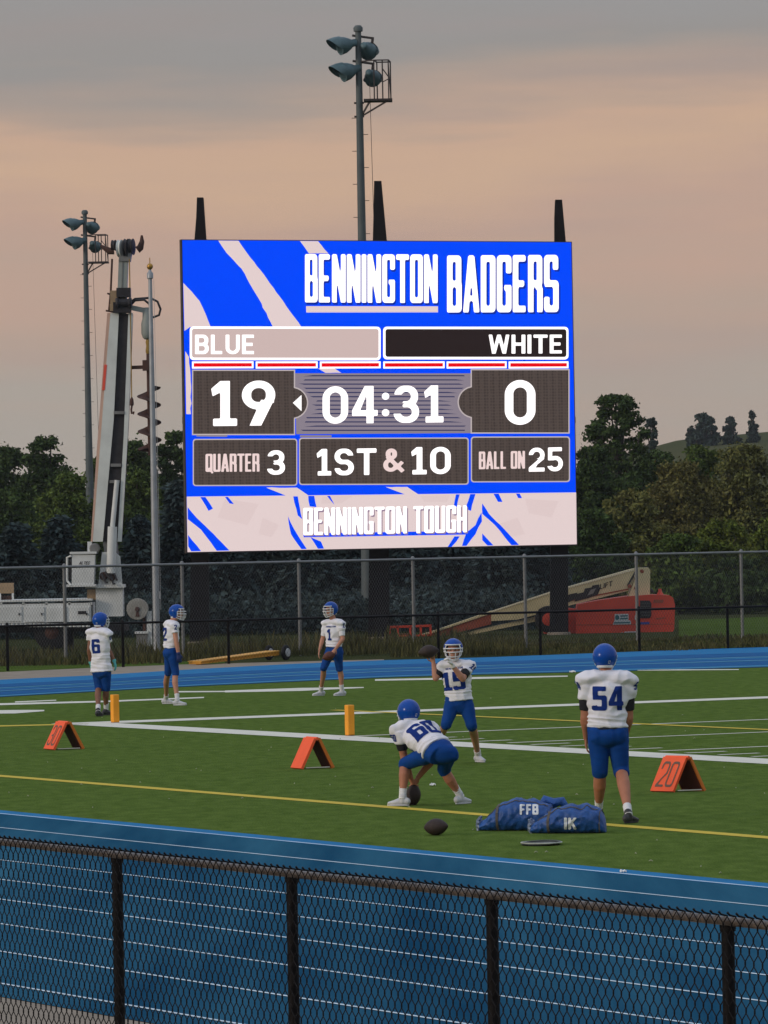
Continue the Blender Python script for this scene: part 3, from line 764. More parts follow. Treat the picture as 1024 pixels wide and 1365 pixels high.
# ================================================================== light poles and flagpole
def light_pole(px, py_top, Y, sc_, label, seed):
    top = P(px, py_top, Y); x, H = top.x, top.z
    m = mat('weathered_pole', (.085, .105, .105), .6, var=.15, scale=2); ml = mat('lamp_housing', (.075, .135, .15), .5, var=.2, scale=4)
    md = mat('dark_steel', (.045, .035, .033), .6)
    root = thing('light_pole', label, 'light pole', (x, Y, 0), 'stadium light poles')
    q = lambda a, b, c: Vector((x + a * sc_, Y + b * sc_, H + c * sc_))
    mb = MB(); mb.tube([Vector((x, Y, -.1)), q(0, 0, -10), q(0, 0, 0)], [.25, .155 * sc_, .10 * sc_], 12); mb.build('pole', m, root, smooth=True)
    c = MB(); c.lathe(q(0, 0, -.02), UP, [(.15 * sc_, 0), (.16 * sc_, .12 * sc_), (.1 * sc_, .2 * sc_)], 10); c.build('pole_cap', m, root, smooth=True)
    for zz in (-.15, -1.0):
        b = MB(); b.bar(q(-.2, 0, zz), q(.52, .1, zz - .1), .07 * sc_, .07 * sc_); b.bar(q(.48, .1, zz - .1), q(.45, .1, zz - .32), .09 * sc_, .05 * sc_); b.build('crossarm', md, root)
    def lamp(c0, ax, k=1.0, hood=1):
        d = Vector(ax).normalized(); b = q(*c0); s = sc_ * k
        mb = MB(); mb.lathe(b, d, [(.07 * s, -.18 * s), (.12 * s, -.14 * s), (.13 * s, 0), (.20 * s, .10 * s), (.27 * s, .24 * s), (.30 * s, .42 * s), (.31 * s, .46 * s), (.26 * s, .45 * s), (.22 * s, .30 * s)], 18)
        h = mb.build('floodlight', ml, root, smooth=True)
        if hood:
            dd, a, e = frame_from(d, UP); vs, fs = [], []
            n = 12
            for (r, t) in ((.315, .40), (.325, .62), (.30, .84), (.305, .84), (.335, .60), (.325, .40)):
                for i in range(n + 1):
                    w = math.pi * (i / n - .5) * 1.25; cut = t - (.34 * (abs(i / n - .5) * 2) ** 2 if t > .5 else 0)
                    vs.append(b + dd * cut * s + (a * math.cos(w) + e * math.sin(w)) * r * s)
            for j in range(5):
                for i in range(n): fs.append((j * (n + 1) + i, j * (n + 1) + i + 1, (j + 1) * (n + 1) + i + 1, (j + 1) * (n + 1) + i))
            v = MB(); v.add(vs, fs); v.build('visor', ml, h, smooth=True)
    lamp((-.22, -.1, -.42), (-.86, -.35, -.22)); lamp((-.12, -.1, -1.28), (-.84, -.35, -.25), 1.05)
    lamp((.22, -.15, -.55), (.25, .85, -.25), 1.0); lamp((.36, -.15, -1.45), (.25, .85, -.30), .95)
    # maintenance basket
    z0, z1 = -2.33, -1.02
    f = MB(); f.box(q(.62, 0, z0), (.95 * sc_, .75 * sc_, .07 * sc_)); f.build('platform', md, root)
    F = [(.50, -.36), (.98, -.36), (1.05, .36), (.60, .36)]
    for a_, b_ in F + [(.78, -.36)]:
        t = MB(); t.tube([q(a_, b_, z0), q(a_, b_, z1 + .02 * b_)], .022 * sc_, 6); t.build('basket_post', md, root)
    r = MB()
    for i in range(4):
        a_, b_ = F[i], F[(i + 1) % 4]; r.bar(q(*a_, z1), q(*b_, z1), .04 * sc_, .04 * sc_)
    r.bar(q(.98, -.36, z1), q(1.05, .36, z0), .025 * sc_, .025 * sc_); r.bar(q(.78, -.36, -1.75), q(.98, -.36, -1.65), .03 * sc_, .03 * sc_); r.bar(q(.78, -.36, -1.3), q(1.0, -.3, -1.6), .03 * sc_, .03 * sc_)
    r.bar(q(0, 0, z1), q(.5, -.36, z1), .04 * sc_, .04 * sc_); r.build('basket_rail', md, root)
    s = MB(); s.bar(q(.05, 0, -2.85), q(.95, -.3, z0 - .03), .05 * sc_, .05 * sc_); s.bar(q(.05, 0, -2.85), q(.35, -.2, z0 - .03), .05 * sc_, .05 * sc_); s.bar(q(-.18, 0, -2.85), q(.15, 0, -2.85), .06 * sc_, .06 * sc_); s.bar(q(-.18, 0, -2.4), q(.15, 0, -2.4), .06 * sc_, .06 * sc_); s.build('basket_brace', md, root)
    w = MB(); w.tube([q(.35, -.2, -1.7), q(.40, 0, -6), Vector((x + .55, Y, 2))], .010 * sc_, 5); w.build('cable', md, root)
    for i in range(26):
        z = -2.9 - i * .55
        if H + z * sc_ < 3: break
        sd = 1 if i % 2 else -1
        p = MB(); p.bar(q(.10 * sd, 0, z), q(.27 * sd, 0, z), .02 * sc_, .02 * sc_); p.build('climbing_step', md, root)
light_pole(477.5, 41, 162, 1.0, 'tall light pole with maintenance basket rising behind the scoreboard centre', 1)
light_pole(113, 285, 232, 1.0, 'more distant light pole left of the truck boom, with four lamps', 2)

def flagpole():
    Y = 131.5; b = P(208, 800, Y); x = b.x; top = P(202.5, 372, Y).z
    root = thing('flagpole', 'bare silver flagpole with gold ball top between truck and scoreboard', 'flagpole', (x, Y, 0))
    ms = mat('brushed_aluminium', (.34, .36, .37), .45, var=.15, scale=3, metal=.35); mg = mat('gold_ball', (.45, .25, .05), .35, metal=.6)
    p = MB(); p.tube([(x, Y, -.05), (x, Y, 4), (x, Y, top)], [.095, .09, .052], 16); p.build('shaft', ms, root, smooth=True)
    t = MB(); t.lathe((x, Y, top), UP, [(.05, 0), (.085, .02), (.085, .16), (.05, .2), (.03, .26)], 12); t.build('truck_pulley', ms, root, smooth=True)
    e = MB(); e.ell((x, Y, top + .34), ((.085, 0, 0), (0, .085, 0), (0, 0, .09))); e.tube([(x, Y, top + .4), (x, Y, top + .58)], .012, 6); e.build('finial', mg, root, smooth=True)
    h = MB(); h.tube([(x + .10, Y - .05, top), (x + .13, Y - .1, 1.2)], .006, 5); h.build('halyard', ms, root)
    c = MB(); c.tube([(x + .11, Y - .08, 1.5), (x + .11, Y - .08, 1.7)], .02, 6); c.build('cleat', ms, root)
flagpole()

# ================================================================== digger-derrick truck (left) and boom lift (right)
def digger_truck():
    Y = 139.0; S = FPX / Y
    mw = mat('truck_white', (.72, .74, .71), .6, col2=(.55, .57, .54), scale=1.6, detail=6); mw2 = mat('boom_fibreglass', (.66, .69, .64), .6, var=.12, scale=1.2)
    md = mat('truck_dark', (.022, .020, .022), .6, var=.3, scale=5); mr = mat('rust_iron', (.10, .045, .030), .85, col2=(.055, .03, .026), scale=5); mp = mat('boom_side_sunset_tint', (.62, .40, .30), .6, var=.1, scale=1)  # peach on the boom flank is sunset light put into the colour
    mrub = mat('tyre_rubber', (.014, .014, .015), .9); mtan = mat('crate_wood', (.34, .24, .14), .9, var=.2, scale=3); mred = mat('red_reflector', (.80, .10, .06), .5); my = mat('worn_yellow', (.33, .20, .04), .7, var=.2, scale=6)
    mch = mat('hydraulic_grey', (.18, .18, .17), .5, var=.2, scale=3)
    root = thing('digger_truck', 'old white utility truck with raised boom and hanging auger behind the left fence', 'truck', (P(60, 800, Y).x, Y + 1, 0))
    def pb(name, x0, y0, x1, y1, m, dy=0.0, dep=1.0, parent=root, bev=0):
        c = P((x0 + x1) / 2, (y0 + y1) / 2, Y); mb = MB(); mb.box((c.x, Y + dy + dep / 2, c.z), ((x1 - x0) / S, dep, (y1 - y0) / S)); return mb.build(name, m, parent)
    pt = lambda x, y, dy=0.0: P(x, y, Y + dy)
    body = pb('service_body', -150, 806, 121, 831, mw, 0, 2.2)
    pb('top_rail', -150, 800.5, 123, 803, mw, -.02, 2.24); 
    for x in (-120, -92, -60, -30, 1.5, 31, 62, 92.5, 121.5): pb('stanchion', x - 1.4, 803, x + 1.4, 806.2, mw, 0, .12)
    for a, b in ((-150, -90), (-88, -32), (-30, 30), (32, 60), (63, 90), (94, 120)): 
        d = pb('locker_door', a + 1, 809.5, b - 1, 828.5, mw, -.03, .06); pb('latch', b - 5, 817, b - 3.4, 820, md, -.06, .04, d)
    pb('vent', 104, 814.5, 115, 818.5, md, -.045, .03)
    st = MB()
    for i in range(46):
        c = pt(-148 + i * 5.9, 833.4); st.lathe((c.x, Y - .06, c.z - .05), UP, [(.058, 0), (.058, .10)], 8)
    st.build('tread_strip', mw, root)
    ch = pb('chassis', -150, 836, 168, 844, md, .5, 1.2)
    for x in (70, 98): pb('axle_box', x - 18, 838, x - 4, 866, md, .9, .6)
    for x in (-115, -84, 69):
        c = pt(x, 864); w = MB(); w.lathe((c.x, Y + .1, .52), (0, 1, 0), [(.30, 0), (.46, .02), (.52, .07), (.52, .26), (.46, .31), (.30, .33)], 28); w = w.build('wheel', mrub, root, smooth=True)
        h = MB(); h.lathe((c.x, Y + .06, .52), (0, 1, 0), [(.10, -.02), (.13, .0), (.22, .05), (.29, .06), (.29, .2)], 20); h.build('rim', mr, w, smooth=True)
    cabn = pb('cab', -290, 770, -160, 845, mw, .1, 2.1); pb('windscreen', -275, 776, -245, 798, md, .05, .06, cabn)
    # crate on the bed
    pb('headboard', -6, 777.5, 15, 791.5, mtan, .9, .12); pb('headboard_post', 12.5, 791, 15, 801, mw, .9, .1); pb('headboard_post', -4, 791, -2, 801, mw, .9, .1); pb('bin', -8, 795, 11, 801, mr, 1.0, .5)
    # pedestal, turret, reel, outrigger
    ped = pb('pedestal', 127, 784, 163, 822, mw, .3, .75); pb('base_plate', 113, 779.6, 165, 783.8, mw, .15, 1.05); pb('valve_box', 115, 786, 126.5, 800, mtan, .4, .4)
    tur = MB(); tur.prism([pt(131, 780, .25), pt(163, 780, .25), pt(160, 742, .25), pt(154, 736, .25), pt(136, 736, .25)], (0, .12, 0)); tur.prism([pt(131, 780, .85), pt(163, 780, .85), pt(160, 742, .85), pt(154, 736, .85), pt(136, 736, .85)], (0, .12, 0)); tur.box((pt(146, 760).x, Y + .6, pt(146, 768).z), (.55, .5, .5)); tur.build('turret', mw, root)
    gb = MB(); gb.lathe(pt(138, 768, .14), (0, 1, 0), [(.10, 0), (.12, .04), (.12, .12)], 12); gb.lathe(pt(149, 770, .14), (0, 1, 0), [(.09, 0), (.10, .04), (.10, .12)], 12); gb.build('hydraulic_motor', mr, root)
    hs = MB()
    for a in ((135, 765, 143, 776), (146, 764, 153, 778), (140, 762, 150, 771), (152, 764, 156, 773)): hs.tube([pt(a[0], a[1], .1), pt((a[0] + a[2]) / 2 + 2, a[3] + 1, .05), pt(a[2], a[3], .1)], .03, 6)
    hs.build('hoses', md, root)
    r = MB(); c = pt(183, 812, .3); r.lathe(c, (0, 1, 0), [(.05, -.02), (.30, 0), (.31, .03), (.08, .05), (.08, .30), (.31, .33), (.30, .36)], 26); r = r.build('cable_reel', mat('reel_grey', (.36, .36, .32), .7, col2=(.22, .21, .18), scale=5), root, smooth=True)
    hb = MB(); hb.lathe(pt(183, 812, .26), (0, 1, 0), [(.05, -.02), (.07, 0), (.07, .05)], 12); hb.prism([pt(180.6, 822, .27), pt(186, 822, .27), pt(184.6, 812, .27), pt(182, 812, .27)], (0, .04, 0)); hb.build('reel_bracket', mr, r)
    o = pb('outrigger', 195, 815, 201.5, 876, mw, .4, .2); pb('outrigger_strut', 189.5, 818, 193, 876, mr, .5, .15); pb('outrigger_foot', 179, 842, 197, 845, mw, .3, .4); pb('outrigger_shoe', 181, 845, 196, 868, mch, .35, .3)
    # bucket
    bk = MB(); bk.prism([pt(96, 738.5), pt(126.5, 739.5), pt(125, 781.5), pt(95.5, 781.5)], (0, .6, 0)); bk = bk.build('bucket', mw, root)
    pb('bucket_rim', 93, 735.4, 128.5, 738.4, mw, -.04, .72, bk); pb('bucket_floor', 83.5, 779.2, 128, 782.2, mw, -.03, .7, bk)
    bs = MB(); bs.tube([pt(95, 741, -.02), pt(89.5, 743, .1), pt(89.5, 774, .1), pt(95, 781, -.02)], .035, 6); bs.build('bucket_step', mw, bk); pb('step_slot', 91.5, 746, 93.6, 772, md, .1, .3, bk)
    polys, w = text_polys('ALTEC', 'bold', .08); tx = MB()
    for p in polys: tx.poly([pt(105 + 14 * a / w + b * 1.6, 752.5 - 4.2 * b, -.012) for a, b in p])
    tx.build('lettering', md, bk, recalc=False)
    pb('elbow', 116, 722, 122, 737, mw, .2, .25); kb = MB(); kb.lathe(pt(126, 731, .15), (0, 1, 0), [(.12, 0), (.15, .03), (.15, .3)], 12); kb.build('knuckle', mch, root)
    # boom: open channel of two side plates with a dark cylinder bay between them
    def quad(name, pts, m, dy, dep, parent=root):
        mb = MB(); mb.prism([pt(a, b, dy) for a, b in pts], (0, dep, 0)); return mb.build(name, m, parent)
    lb = quad('lower_boom', [(147, 418), (176.5, 418), (171, 560), (161.5, 722), (124.5, 722), (133, 600)], md, .28, .5)
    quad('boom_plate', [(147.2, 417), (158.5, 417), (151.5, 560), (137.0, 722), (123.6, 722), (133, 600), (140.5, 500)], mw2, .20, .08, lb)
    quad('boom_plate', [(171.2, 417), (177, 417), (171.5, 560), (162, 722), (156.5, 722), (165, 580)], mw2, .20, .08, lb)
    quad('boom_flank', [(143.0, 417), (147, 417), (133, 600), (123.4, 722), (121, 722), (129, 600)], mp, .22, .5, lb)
    quad('reflector_tape', [(139.0, 486), (142.6, 486), (139.8, 520), (136.2, 520)], mred, .19, .05, lb)
    for y in (548, 618, 640):
        quad('boom_collar', [(146 + (640 - y) * .062, y), (160 + (640 - y) * .06, y), (160 + (640 - y) * .06, y + 4), (146 + (640 - y) * .062, y + 4)], mch, .17, .1, lb)
    cy = MB(); cy.tube([pt(148, 764, .16), pt(150, 702, .16)], .135, 14); cy.tube([pt(150, 702, .16), pt(156, 640, .18)], .07, 10); cy.build('lift_cylinder', mw, root, smooth=True)
    quad('boom_foot', [(137, 722), (156, 722), (157, 740), (140, 742)], mch, .3, .4)
    ub = quad('upper_boom', [(158.2, 347), (170.6, 347), (169.0, 392), (167.5, 425), (155.5, 425), (156.6, 390)], mat('boom_tip_section', (.30, .33, .30), .55, var=.12, scale=1.5), .33, .35)
    quad('boom_rib', [(163.2, 347), (164.2, 347), (162, 418), (161, 418)], mch, .31, .03, ub)
    hd = quad('boom_head', [(158, 348), (173.5, 348), (176, 334), (174, 322), (163, 320), (160, 330)], mch, .28, .45)
    for x, y, r_, m_ in ((161.5, 331, .25, mw2), (170.5, 331, .28, md), (177, 329, .24, md), (153.4, 327, .16, md)):
        s = MB(); s.lathe(pt(x - 1.5, y, .4), (1, -.25, 0), [(r_ * .5, -.06), (r_, -.05), (r_ * .85, 0), (r_, .05), (r_ * .5, .06)], 20); s.build('sheave', m_, hd, smooth=True)
    for s_ in ([(183, 333), (187, 330), (189.3, 322), (189, 313.5)], [(152, 334), (146, 334.5), (140, 331), (134, 327)]):
        h = MB(); h.tube([pt(x, y, .45) for x, y in s_], [.11, .10, .07, .03], 8); h.build('pole_guide', mr, hd, smooth=True)
    sm = MB(); sm.tube([pt(149.5, 345, .3), pt(147.6, 390, .3), pt(145.2, 415, .3)], .03, 6); sm.bar(pt(143, 391, .3), pt(155, 395, .3), .05, .05); sm.bar(pt(141, 414, .3), pt(152, 416, .3), .05, .05); sm.build('guide_rod', mr, root)
    wn = MB(); wn.lathe(pt(157, 404, .1), (1, 0, 0), [(.14, -.06), (.17, 0), (.12, .04), (.12, .3), (.17, .34), (.14, .4)], 14); wn.box(pt(165, 390, .3), (.40, .4, .26)); wn.box(pt(163, 410, .3), (.5, .45, .3)); wn.build('winch', md, root)
    jk = MB(); jk.box(pt(152, 398, .3), (.2, .3, .45)); jk.box(pt(150.5, 410, .25), (.16, .3, .2)); jk.build('tip_bracket', mtan, root)
    # auger hanging from its drive
    au = MB(); au.bar(pt(175, 410, .35), pt(196, 414.5, .35), .14, .12); au = au.build('auger_arm', mat('boom_tip_section', (.30, .33, .30)), root)
    dv = MB(); dv.lathe(pt(196, 450, .35), UP, [(.07, -.05), (.12, .0), (.16, .12), (.16, .40), (.12, .55), (.11, .80), (.09, .86)], 14); dv.build('auger_drive', mat('boom_tip_section', (.30, .33, .30)), root, smooth=True)
    a0 = pt(197.2, 452, .35); a1 = pt(197.2, 600, .35)
    sh = MB(); sh.lathe(Vector((a0.x, a0.y, a0.z)), -UP, [(.045, 0), (.07, .08), (.05, .2), (.07, .3), (.07, .38), (.05, .42)], 10); sh.build('kelly_joint', my, root, smooth=True)
    zb = a1.z; z0 = a0.z - .42
    sh = MB(); sh.tube([(a0.x, a0.y, z0), (a0.x, a0.y, zb - .15)], .055, 10); sh.build('auger_shaft', mr, root, smooth=True)
    fl = MB(); vs, fs = [], []; turns = 3.6; n = 90; zt = pt(197, 516, .35).z
    for i in range(n + 1):
        t = i / n; an = turns * 2 * math.pi * t; z = zt + (zb - zt) * t
        for r_, dz in ((.05, .06), (.34, .0), (.34, -.02), (.05, -.06)): vs.append((a0.x + math.cos(an) * r_, a0.y + math.sin(an) * r_, z + dz))
    for i in range(n):
        for k in range(4): fs.append((i * 4 + k, i * 4 + (k + 1) % 4, (i + 1) * 4 + (k + 1) % 4, (i + 1) * 4 + k))
    fl.add(vs, fs); fl.build('auger_flight', mr, root)
    br = MB(); br.bar(pt(171, 490, .35), pt(201, 489, .35), .1, .12); br.box(pt(197.2, 487, .35), (.3, .25, .3)); br.build('auger_bracket', mr, root)
    hz = MB(); hz.tube([pt(173, 408, .3), pt(180, 400.5, .25), pt(192, 399.5, .2), pt(199, 405, .2), pt(201, 412, .3)], .035, 7); hz.tube([pt(172, 404, .3), pt(180, 398.5, .3), pt(200, 397, .3), pt(210, 402, .3), pt(214, 412, .3), pt(212, 420, .3), pt(204, 423, .35)], .035, 7); hz.build('hose', md, root, smooth=True)
    ln = MB(); ln.tube([pt(172.5, 345, .2), pt(174, 420, .2), pt(175.6, 530, .2)], .016, 6); ln.build('winch_line', my, root)
    hk = MB(); hk.lathe(pt(175.8, 541, .2), UP, [(.04, 0), (.06, .05), (.05, .18), (.02, .25)], 8); hk.tube([pt(175.8, 541, .2), pt(175.0, 546, .2), pt(175.6, 551.5, .2), pt(177.6, 552, .2), pt(178.4, 548.5, .2)], .028, 6); hk.build('hook', mr, root)
digger_truck()

def boom_lift():
    Y = 151.0
    mo = mat('lift_orange', (.70, .075, .035), .5, col2=(.58, .058, .030), scale=1.2, detail=5); mc = mat('lift_cream', (.66, .57, .33), .55, var=.12, scale=1.5)
    md = mat('truck_dark', (.022, .020, .022)); mb_ = mat('lift_brown', (.30, .075, .04), .7, var=.2, scale=2); mwh = mat('decal_white', (.55, .58, .58), .6); mg = mat('decal_teal', (.03, .14, .16), .6); mrub = mat('tyre_rubber', (.014, .014, .015)); mbl = mat('decal_blue', (.03, .06, .30), .6)
    pt = lambda x, y, dy=0.0: P(x, y, Y + dy)
    root = thing('boom_lift', 'orange-red boom lift with cream boom parked behind the right fence', 'boom lift', (P(820, 840, Y).x, Y + 1, 0))
    def quad(name, pts, m, dy, dep, parent=root):
        b = MB(); b.prism([pt(a, b_, dy) for a, b_ in pts], (0, dep, 0)); return b.build(name, m, parent)
    body = quad('engine_cover', [(768, 846), (896, 845.5), (899, 838), (900, 806), (897.5, 797), (893, 793.6), (868, 792.6), (838, 795), (800, 800.5), (772, 806), (768, 822)], mo, 0, 1.9)
    quad('cover_seam', [(768.4, 832.6), (898, 831.4), (898, 832.4), (768.4, 833.6)], mb_, -.012, .02, body)
    quad('vent_grille', [(853.5, 800.5), (866, 800.5), (868.5, 804), (868.5, 821), (866, 824), (853.5, 824)], md, -.03, .05, body)
    for i in range(5): quad('louvre', [(855, 803.5 + i * 4), (867, 803.5 + i * 4), (867, 805 + i * 4), (855, 805 + i * 4)], mat('louvre_grey', (.06, .06, .06), .6), -.05, .03, body)
    quad('handle_slot', [(872, 799.4), (885, 799.4), (884, 803.6), (871, 803.6)], mb_, -.02, .03, body)
    d = quad('decal', [(817, 832.6), (841.5, 832.2), (841, 827.5), (838, 826.6), (838, 818.2), (819.5, 818.6), (819.5, 827)], mwh, -.016, .01, body)
    for q in ([(820.5, 825.6), (820.5, 820.8), (823, 819.8), (825.5, 821), (825.6, 825.2), (823, 826.6)], [(827, 822.2), (837, 821.8), (837, 820), (827, 820.4)], [(827, 825.8), (837, 825.4), (837, 823.4), (827, 823.8)], [(818.5, 831.2), (840, 830.8), (840, 829), (818.5, 829.4)]): quad('decal_print', q, mg, -.022, .004, d)
    quad('decal', [(846.5, 826), (851, 826), (851, 819.5), (846.5, 820)], mwh, -.016, .01, body); quad('decal', [(827, 848), (830.2, 848), (830.2, 842.6), (827, 843.4)], mwh, -.016, .01, body); quad('decal', [(832, 843.6), (851, 843), (851, 841.4), (832, 842)], mwh, -.016, .01, body)
    quad('decal', [(849, 829.5), (866, 829), (866, 832), (849, 832.4)], mbl, -.016, .01, body); quad('decal', [(875, 826), (888, 824), (886, 822.6), (874, 824)], mb_, -.016, .01, body)
    quad('rear_cover', [(726, 846), (768, 846), (768, 812), (760, 811), (738, 816), (727, 824)], mo, .35, 1.4)
    ch = quad('chassis', [(712, 862), (884, 858), (884, 850), (712, 852)], mb_, .3, 1.6)
    for x in (732, 872):
        for dy in (.05, 1.75):
            c = pt(x, 856, dy); w = MB(); w.lathe((c.x, c.y, .42), (0, 1, 0), [(.2, 0), (.38, .02), (.42, .06), (.42, .24), (.38, .28), (.2, .3)], 24); w = w.build('wheel', mrub, root, smooth=True)
            h = MB(); h.lathe((c.x, c.y - .01, .42), (0, 1, 0), [(.05, -.02), (.18, 0), (.22, .02), (.22, .1)], 16); h.build('rim', mo, w, smooth=True)
    # tower and telescopic boom
    tw = quad('boom_tower', [(838, 795), (866.5, 793), (867, 760), (864.5, 756.6), (851, 757), (846.5, 772)], mc, .35, .9)
    for x, y in ((856, 761.5), (848, 784), (839.5, 781.5)):
        b = MB(); b.lathe(pt(x, y, .33), (0, 1, 0), [(.05, 0), (.06, .01), (.06, .05)], 12); b.build('pivot_pin', mb_, tw, smooth=True)
    bm = quad('outer_boom', [(848.5, 757.4), (842, 758.4), (740, 787.2), (655, 815), (655, 828), (690, 826), (742, 812), (762, 806.5), (838, 787.5)], mc, .45, .6)
    quad('boom_edge', [(846, 758), (740, 787), (655, 814.8), (655, 816.6), (740, 789), (845, 760.6)], mat('lift_cream_light', (.85, .78, .56), .5), .43, .03, bm)
    quad('boom_groove', [(836, 780), (846, 762), (847.6, 763), (838, 782)], md, .43, .03, bm); quad('boom_crease', [(742, 803), (770, 797.5), (838, 784.5), (838, 786), (770, 799.5), (742, 805)], mb_, .43, .03, bm)
    flag = [(766, 802), (768, 792), (778, 789.5), (780, 784.5), (789, 783), (790, 780.4), (798.5, 779), (800, 786), (797, 793), (784, 797.5)]
    quad('boom_emblem', flag, md, .425, .03, bm); quad('emblem_wing', [(748, 797), (760, 792), (770, 790), (768, 795), (782, 791), (764, 800), (758, 803), (752, 802)], md, .422, .03, bm); quad('emblem_streak', [(783, 794), (788, 786), (795, 784), (791, 791)], mat('decal_grey', (.22, .22, .20), .6), .418, .005, bm)
    polys, w = text_polys('LIFT', 'bold', .07); tx = MB()
    for p in polys: tx.poly([pt(799.5 + 17 * a / w + b * .6, 785.5 - 4.4 * a / w - (6.4 + .8 * a / w) * b, .425) for a, b in p])
    tx.build('lettering', md, bm, recalc=False)
    ib = quad('inner_boom', [(655, 818), (655, 832), (590, 848.5), (548, 857), (548, 851), (585, 842)], mb_, .5, .5)
    quad('boom_edge', [(656, 814.2), (584, 839), (548, 850.5), (548, 852.6), (584, 841.6), (656, 817.4)], mc, .46, .56, ib)
    quad('lower_arm', [(742, 815), (700, 825.6), (640, 838.5), (612, 846.5), (612, 850.5), (640, 843.5), (700, 831.5), (742, 822)], mc, .6, .4)
    # work platform at the boom end
    pf = MB(); 
    for (x0, y0), (x1, y1) in (((519, 862), (574, 860)), ((519, 836), (574, 834)), ((519, 849), (574, 847))):
        pf.bar(pt(x0, y0), pt(x1, y1), .07, .07); pf.bar(pt(x0, y0, .8), pt(x1, y1, .8), .07, .07)
    pf.bar(pt(519, 836), pt(519, 836, .8), .07, .07); pf.bar(pt(574, 834), pt(574, 834, .8), .07, .07)
    pf = pf.build('platform_rail', mo, root)
    for x in (519, 530, 547, 561, 574):
        for dy in (0, .8):
            b = MB(); b.bar(pt(x, 835, dy), pt(x, 862, dy), .07, .07); b.build('platform_post', mo, pf)
    quad('platform_floor', [(517, 861.5), (575, 859.5), (575, 862), (517, 864)], md, -.05, .95); quad('control_box', [(530, 845), (548, 844.4), (548, 853), (530, 853.6)], mb_, .1, .3); quad('gate_panel', [(510, 862), (518, 861), (521, 838), (518, 838)], mat('panel_grey', (.16, .17, .16), .7), .1, .1)
    bc = MB(); bc.lathe(pt(880, 793.5, .6), UP, [(.12, 0), (.10, .05), (.06, .10), (.05, .2)], 12); bc.build('beacon', mo, root, smooth=True)
    ex = MB(); ex.tube([pt(863, 793, .5), pt(864, 788, .5), pt(868, 786.5, .5), pt(871, 790, .5)], .06, 8); ex.build('exhaust', md, root)
boom_lift()

def hurdle_cart():
    a = G(268, 886.5); b = G(378, 880)
    my = mat('cart_orange', (.62, .27, .02), .6, var=.12, scale=3); mw = mat('wheel_white', (.45, .46, .46), .6); mrub = mat('tyre_rubber', (.014, .014, .015))
    root = thing('equipment_cart', 'long flat orange cart with one white wheel beside the far track', 'cart', ((a.x + b.x) / 2, (a.y + b.y) / 2, 0))
    d = (b - a).normalized(); n = Vector((d.y, -d.x, 0))
    m = MB(); m.prism([a + UP * .02, b - d * .2 + UP * .13, b - d * .2 + UP * .22, a + UP * .08], -n * .35); m.build('frame', my, root)
    l = MB(); l.prism([a + UP * .081 + n * .02, b - d * .2 + UP * .222 + n * .02, b - d * .2 + UP * .25 + n * .02, a + UP * .10 + n * .02], -n * .40); l.build('deck', mat('cart_orange_light', (.70, .36, .05), .6), root)
    for o in (.05, -.45):
        w = MB(); c = b + n * o + UP * .19 - d * .05; w.lathe(c, n, [(.08, 0), (.17, .01), (.19, .03), (.19, .08), (.17, .10), (.08, .11)], 22); w = w.build('wheel', mrub, root, smooth=True)
        h = MB(); h.lathe(c, n, [(.03, -.02), (.10, -.015), (.11, 0), (.11, .115), (.10, .13), (.03, .135)], 16); h.build('rim', mw, w, smooth=True)
    f = MB(); f.box(a + UP * .02 + d * .1 - n * .15, (.1, .1, .04)); f.build('rest', my, root)
hurdle_cart()

# ================================================================== trees and shrubs
def leaf_mesh(name, c, size, flat=.0, stretch=1.0, dirs=None, quad=True):
    n = len(c)
    a = rng.normal(size=(n, 3)) if dirs is None else dirs + rng.normal(size=(n, 3)) * .35
    a /= np.linalg.norm(a, axis=1)[:, None]
    b = rng.normal(size=(n, 3)); b -= a * (a * b).sum(1)[:, None]; b /= np.linalg.norm(b, axis=1)[:, None] + 1e-9
    a *= (size * stretch)[:, None]; b *= (size * .62)[:, None]
    nn = np.cross(a, b); nn /= np.linalg.norm(nn, axis=1)[:, None] + 1e-9
    V = np.empty((n, 4, 3)); bend = nn * (size * .3)[:, None]
    V[:, 0] = c - a; V[:, 1] = c + b * .9 + bend * .5 - a * .1; V[:, 2] = c + a + bend * .4; V[:, 3] = c - b * .9 + bend * .5 + a * .15
    me = bpy.data.meshes.new(name)
    me.vertices.add(4 * n); me.vertices.foreach_set('co', V.reshape(-1).astype(np.float32))
    me.loops.add(4 * n); me.loops.foreach_set('vertex_index', np.arange(4 * n, dtype=np.int32))
    me.polygons.add(n); me.polygons.foreach_set('loop_start', np.arange(0, 4 * n, 4, dtype=np.int32)); me.polygons.foreach_set('loop_total', np.full(n, 4, dtype=np.int32))
    me.update(calc_edges=True)
    return me
def leafmat(name, c1, c2, isl=.45):
    m = mat(name, c1, .9, col2=c2, scale=.45, island=isl, detail=3, spec=.1); return m
LEAF = {'dark': leafmat('leaf_dark', (0.0325, 0.0587, 0.0163), (0.0625, 0.0975, 0.0275)), 'mid': leafmat('leaf_mid', (0.0525, 0.0900, 0.0175), (0.1025, 0.1400, 0.0325)),
        'olive': leafmat('leaf_olive', (0.0900, 0.1056, 0.0288), (0.1680, 0.1584, 0.0504)), 'rust': leafmat('leaf_rust', (.088, .090, .026), (.150, .132, .044)),
        'yellow': leafmat('leaf_yellowgreen', (.085, .12, .018), (.15, .17, .035)), 'spruce': leafmat('needle_blue', (.026, .042, .042), (.050, .072, .070)),
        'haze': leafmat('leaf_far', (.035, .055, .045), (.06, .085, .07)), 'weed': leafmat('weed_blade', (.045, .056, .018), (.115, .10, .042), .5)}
m_bark = mat('bark', (.055, .045, .036), .95, var=.3, scale=6)

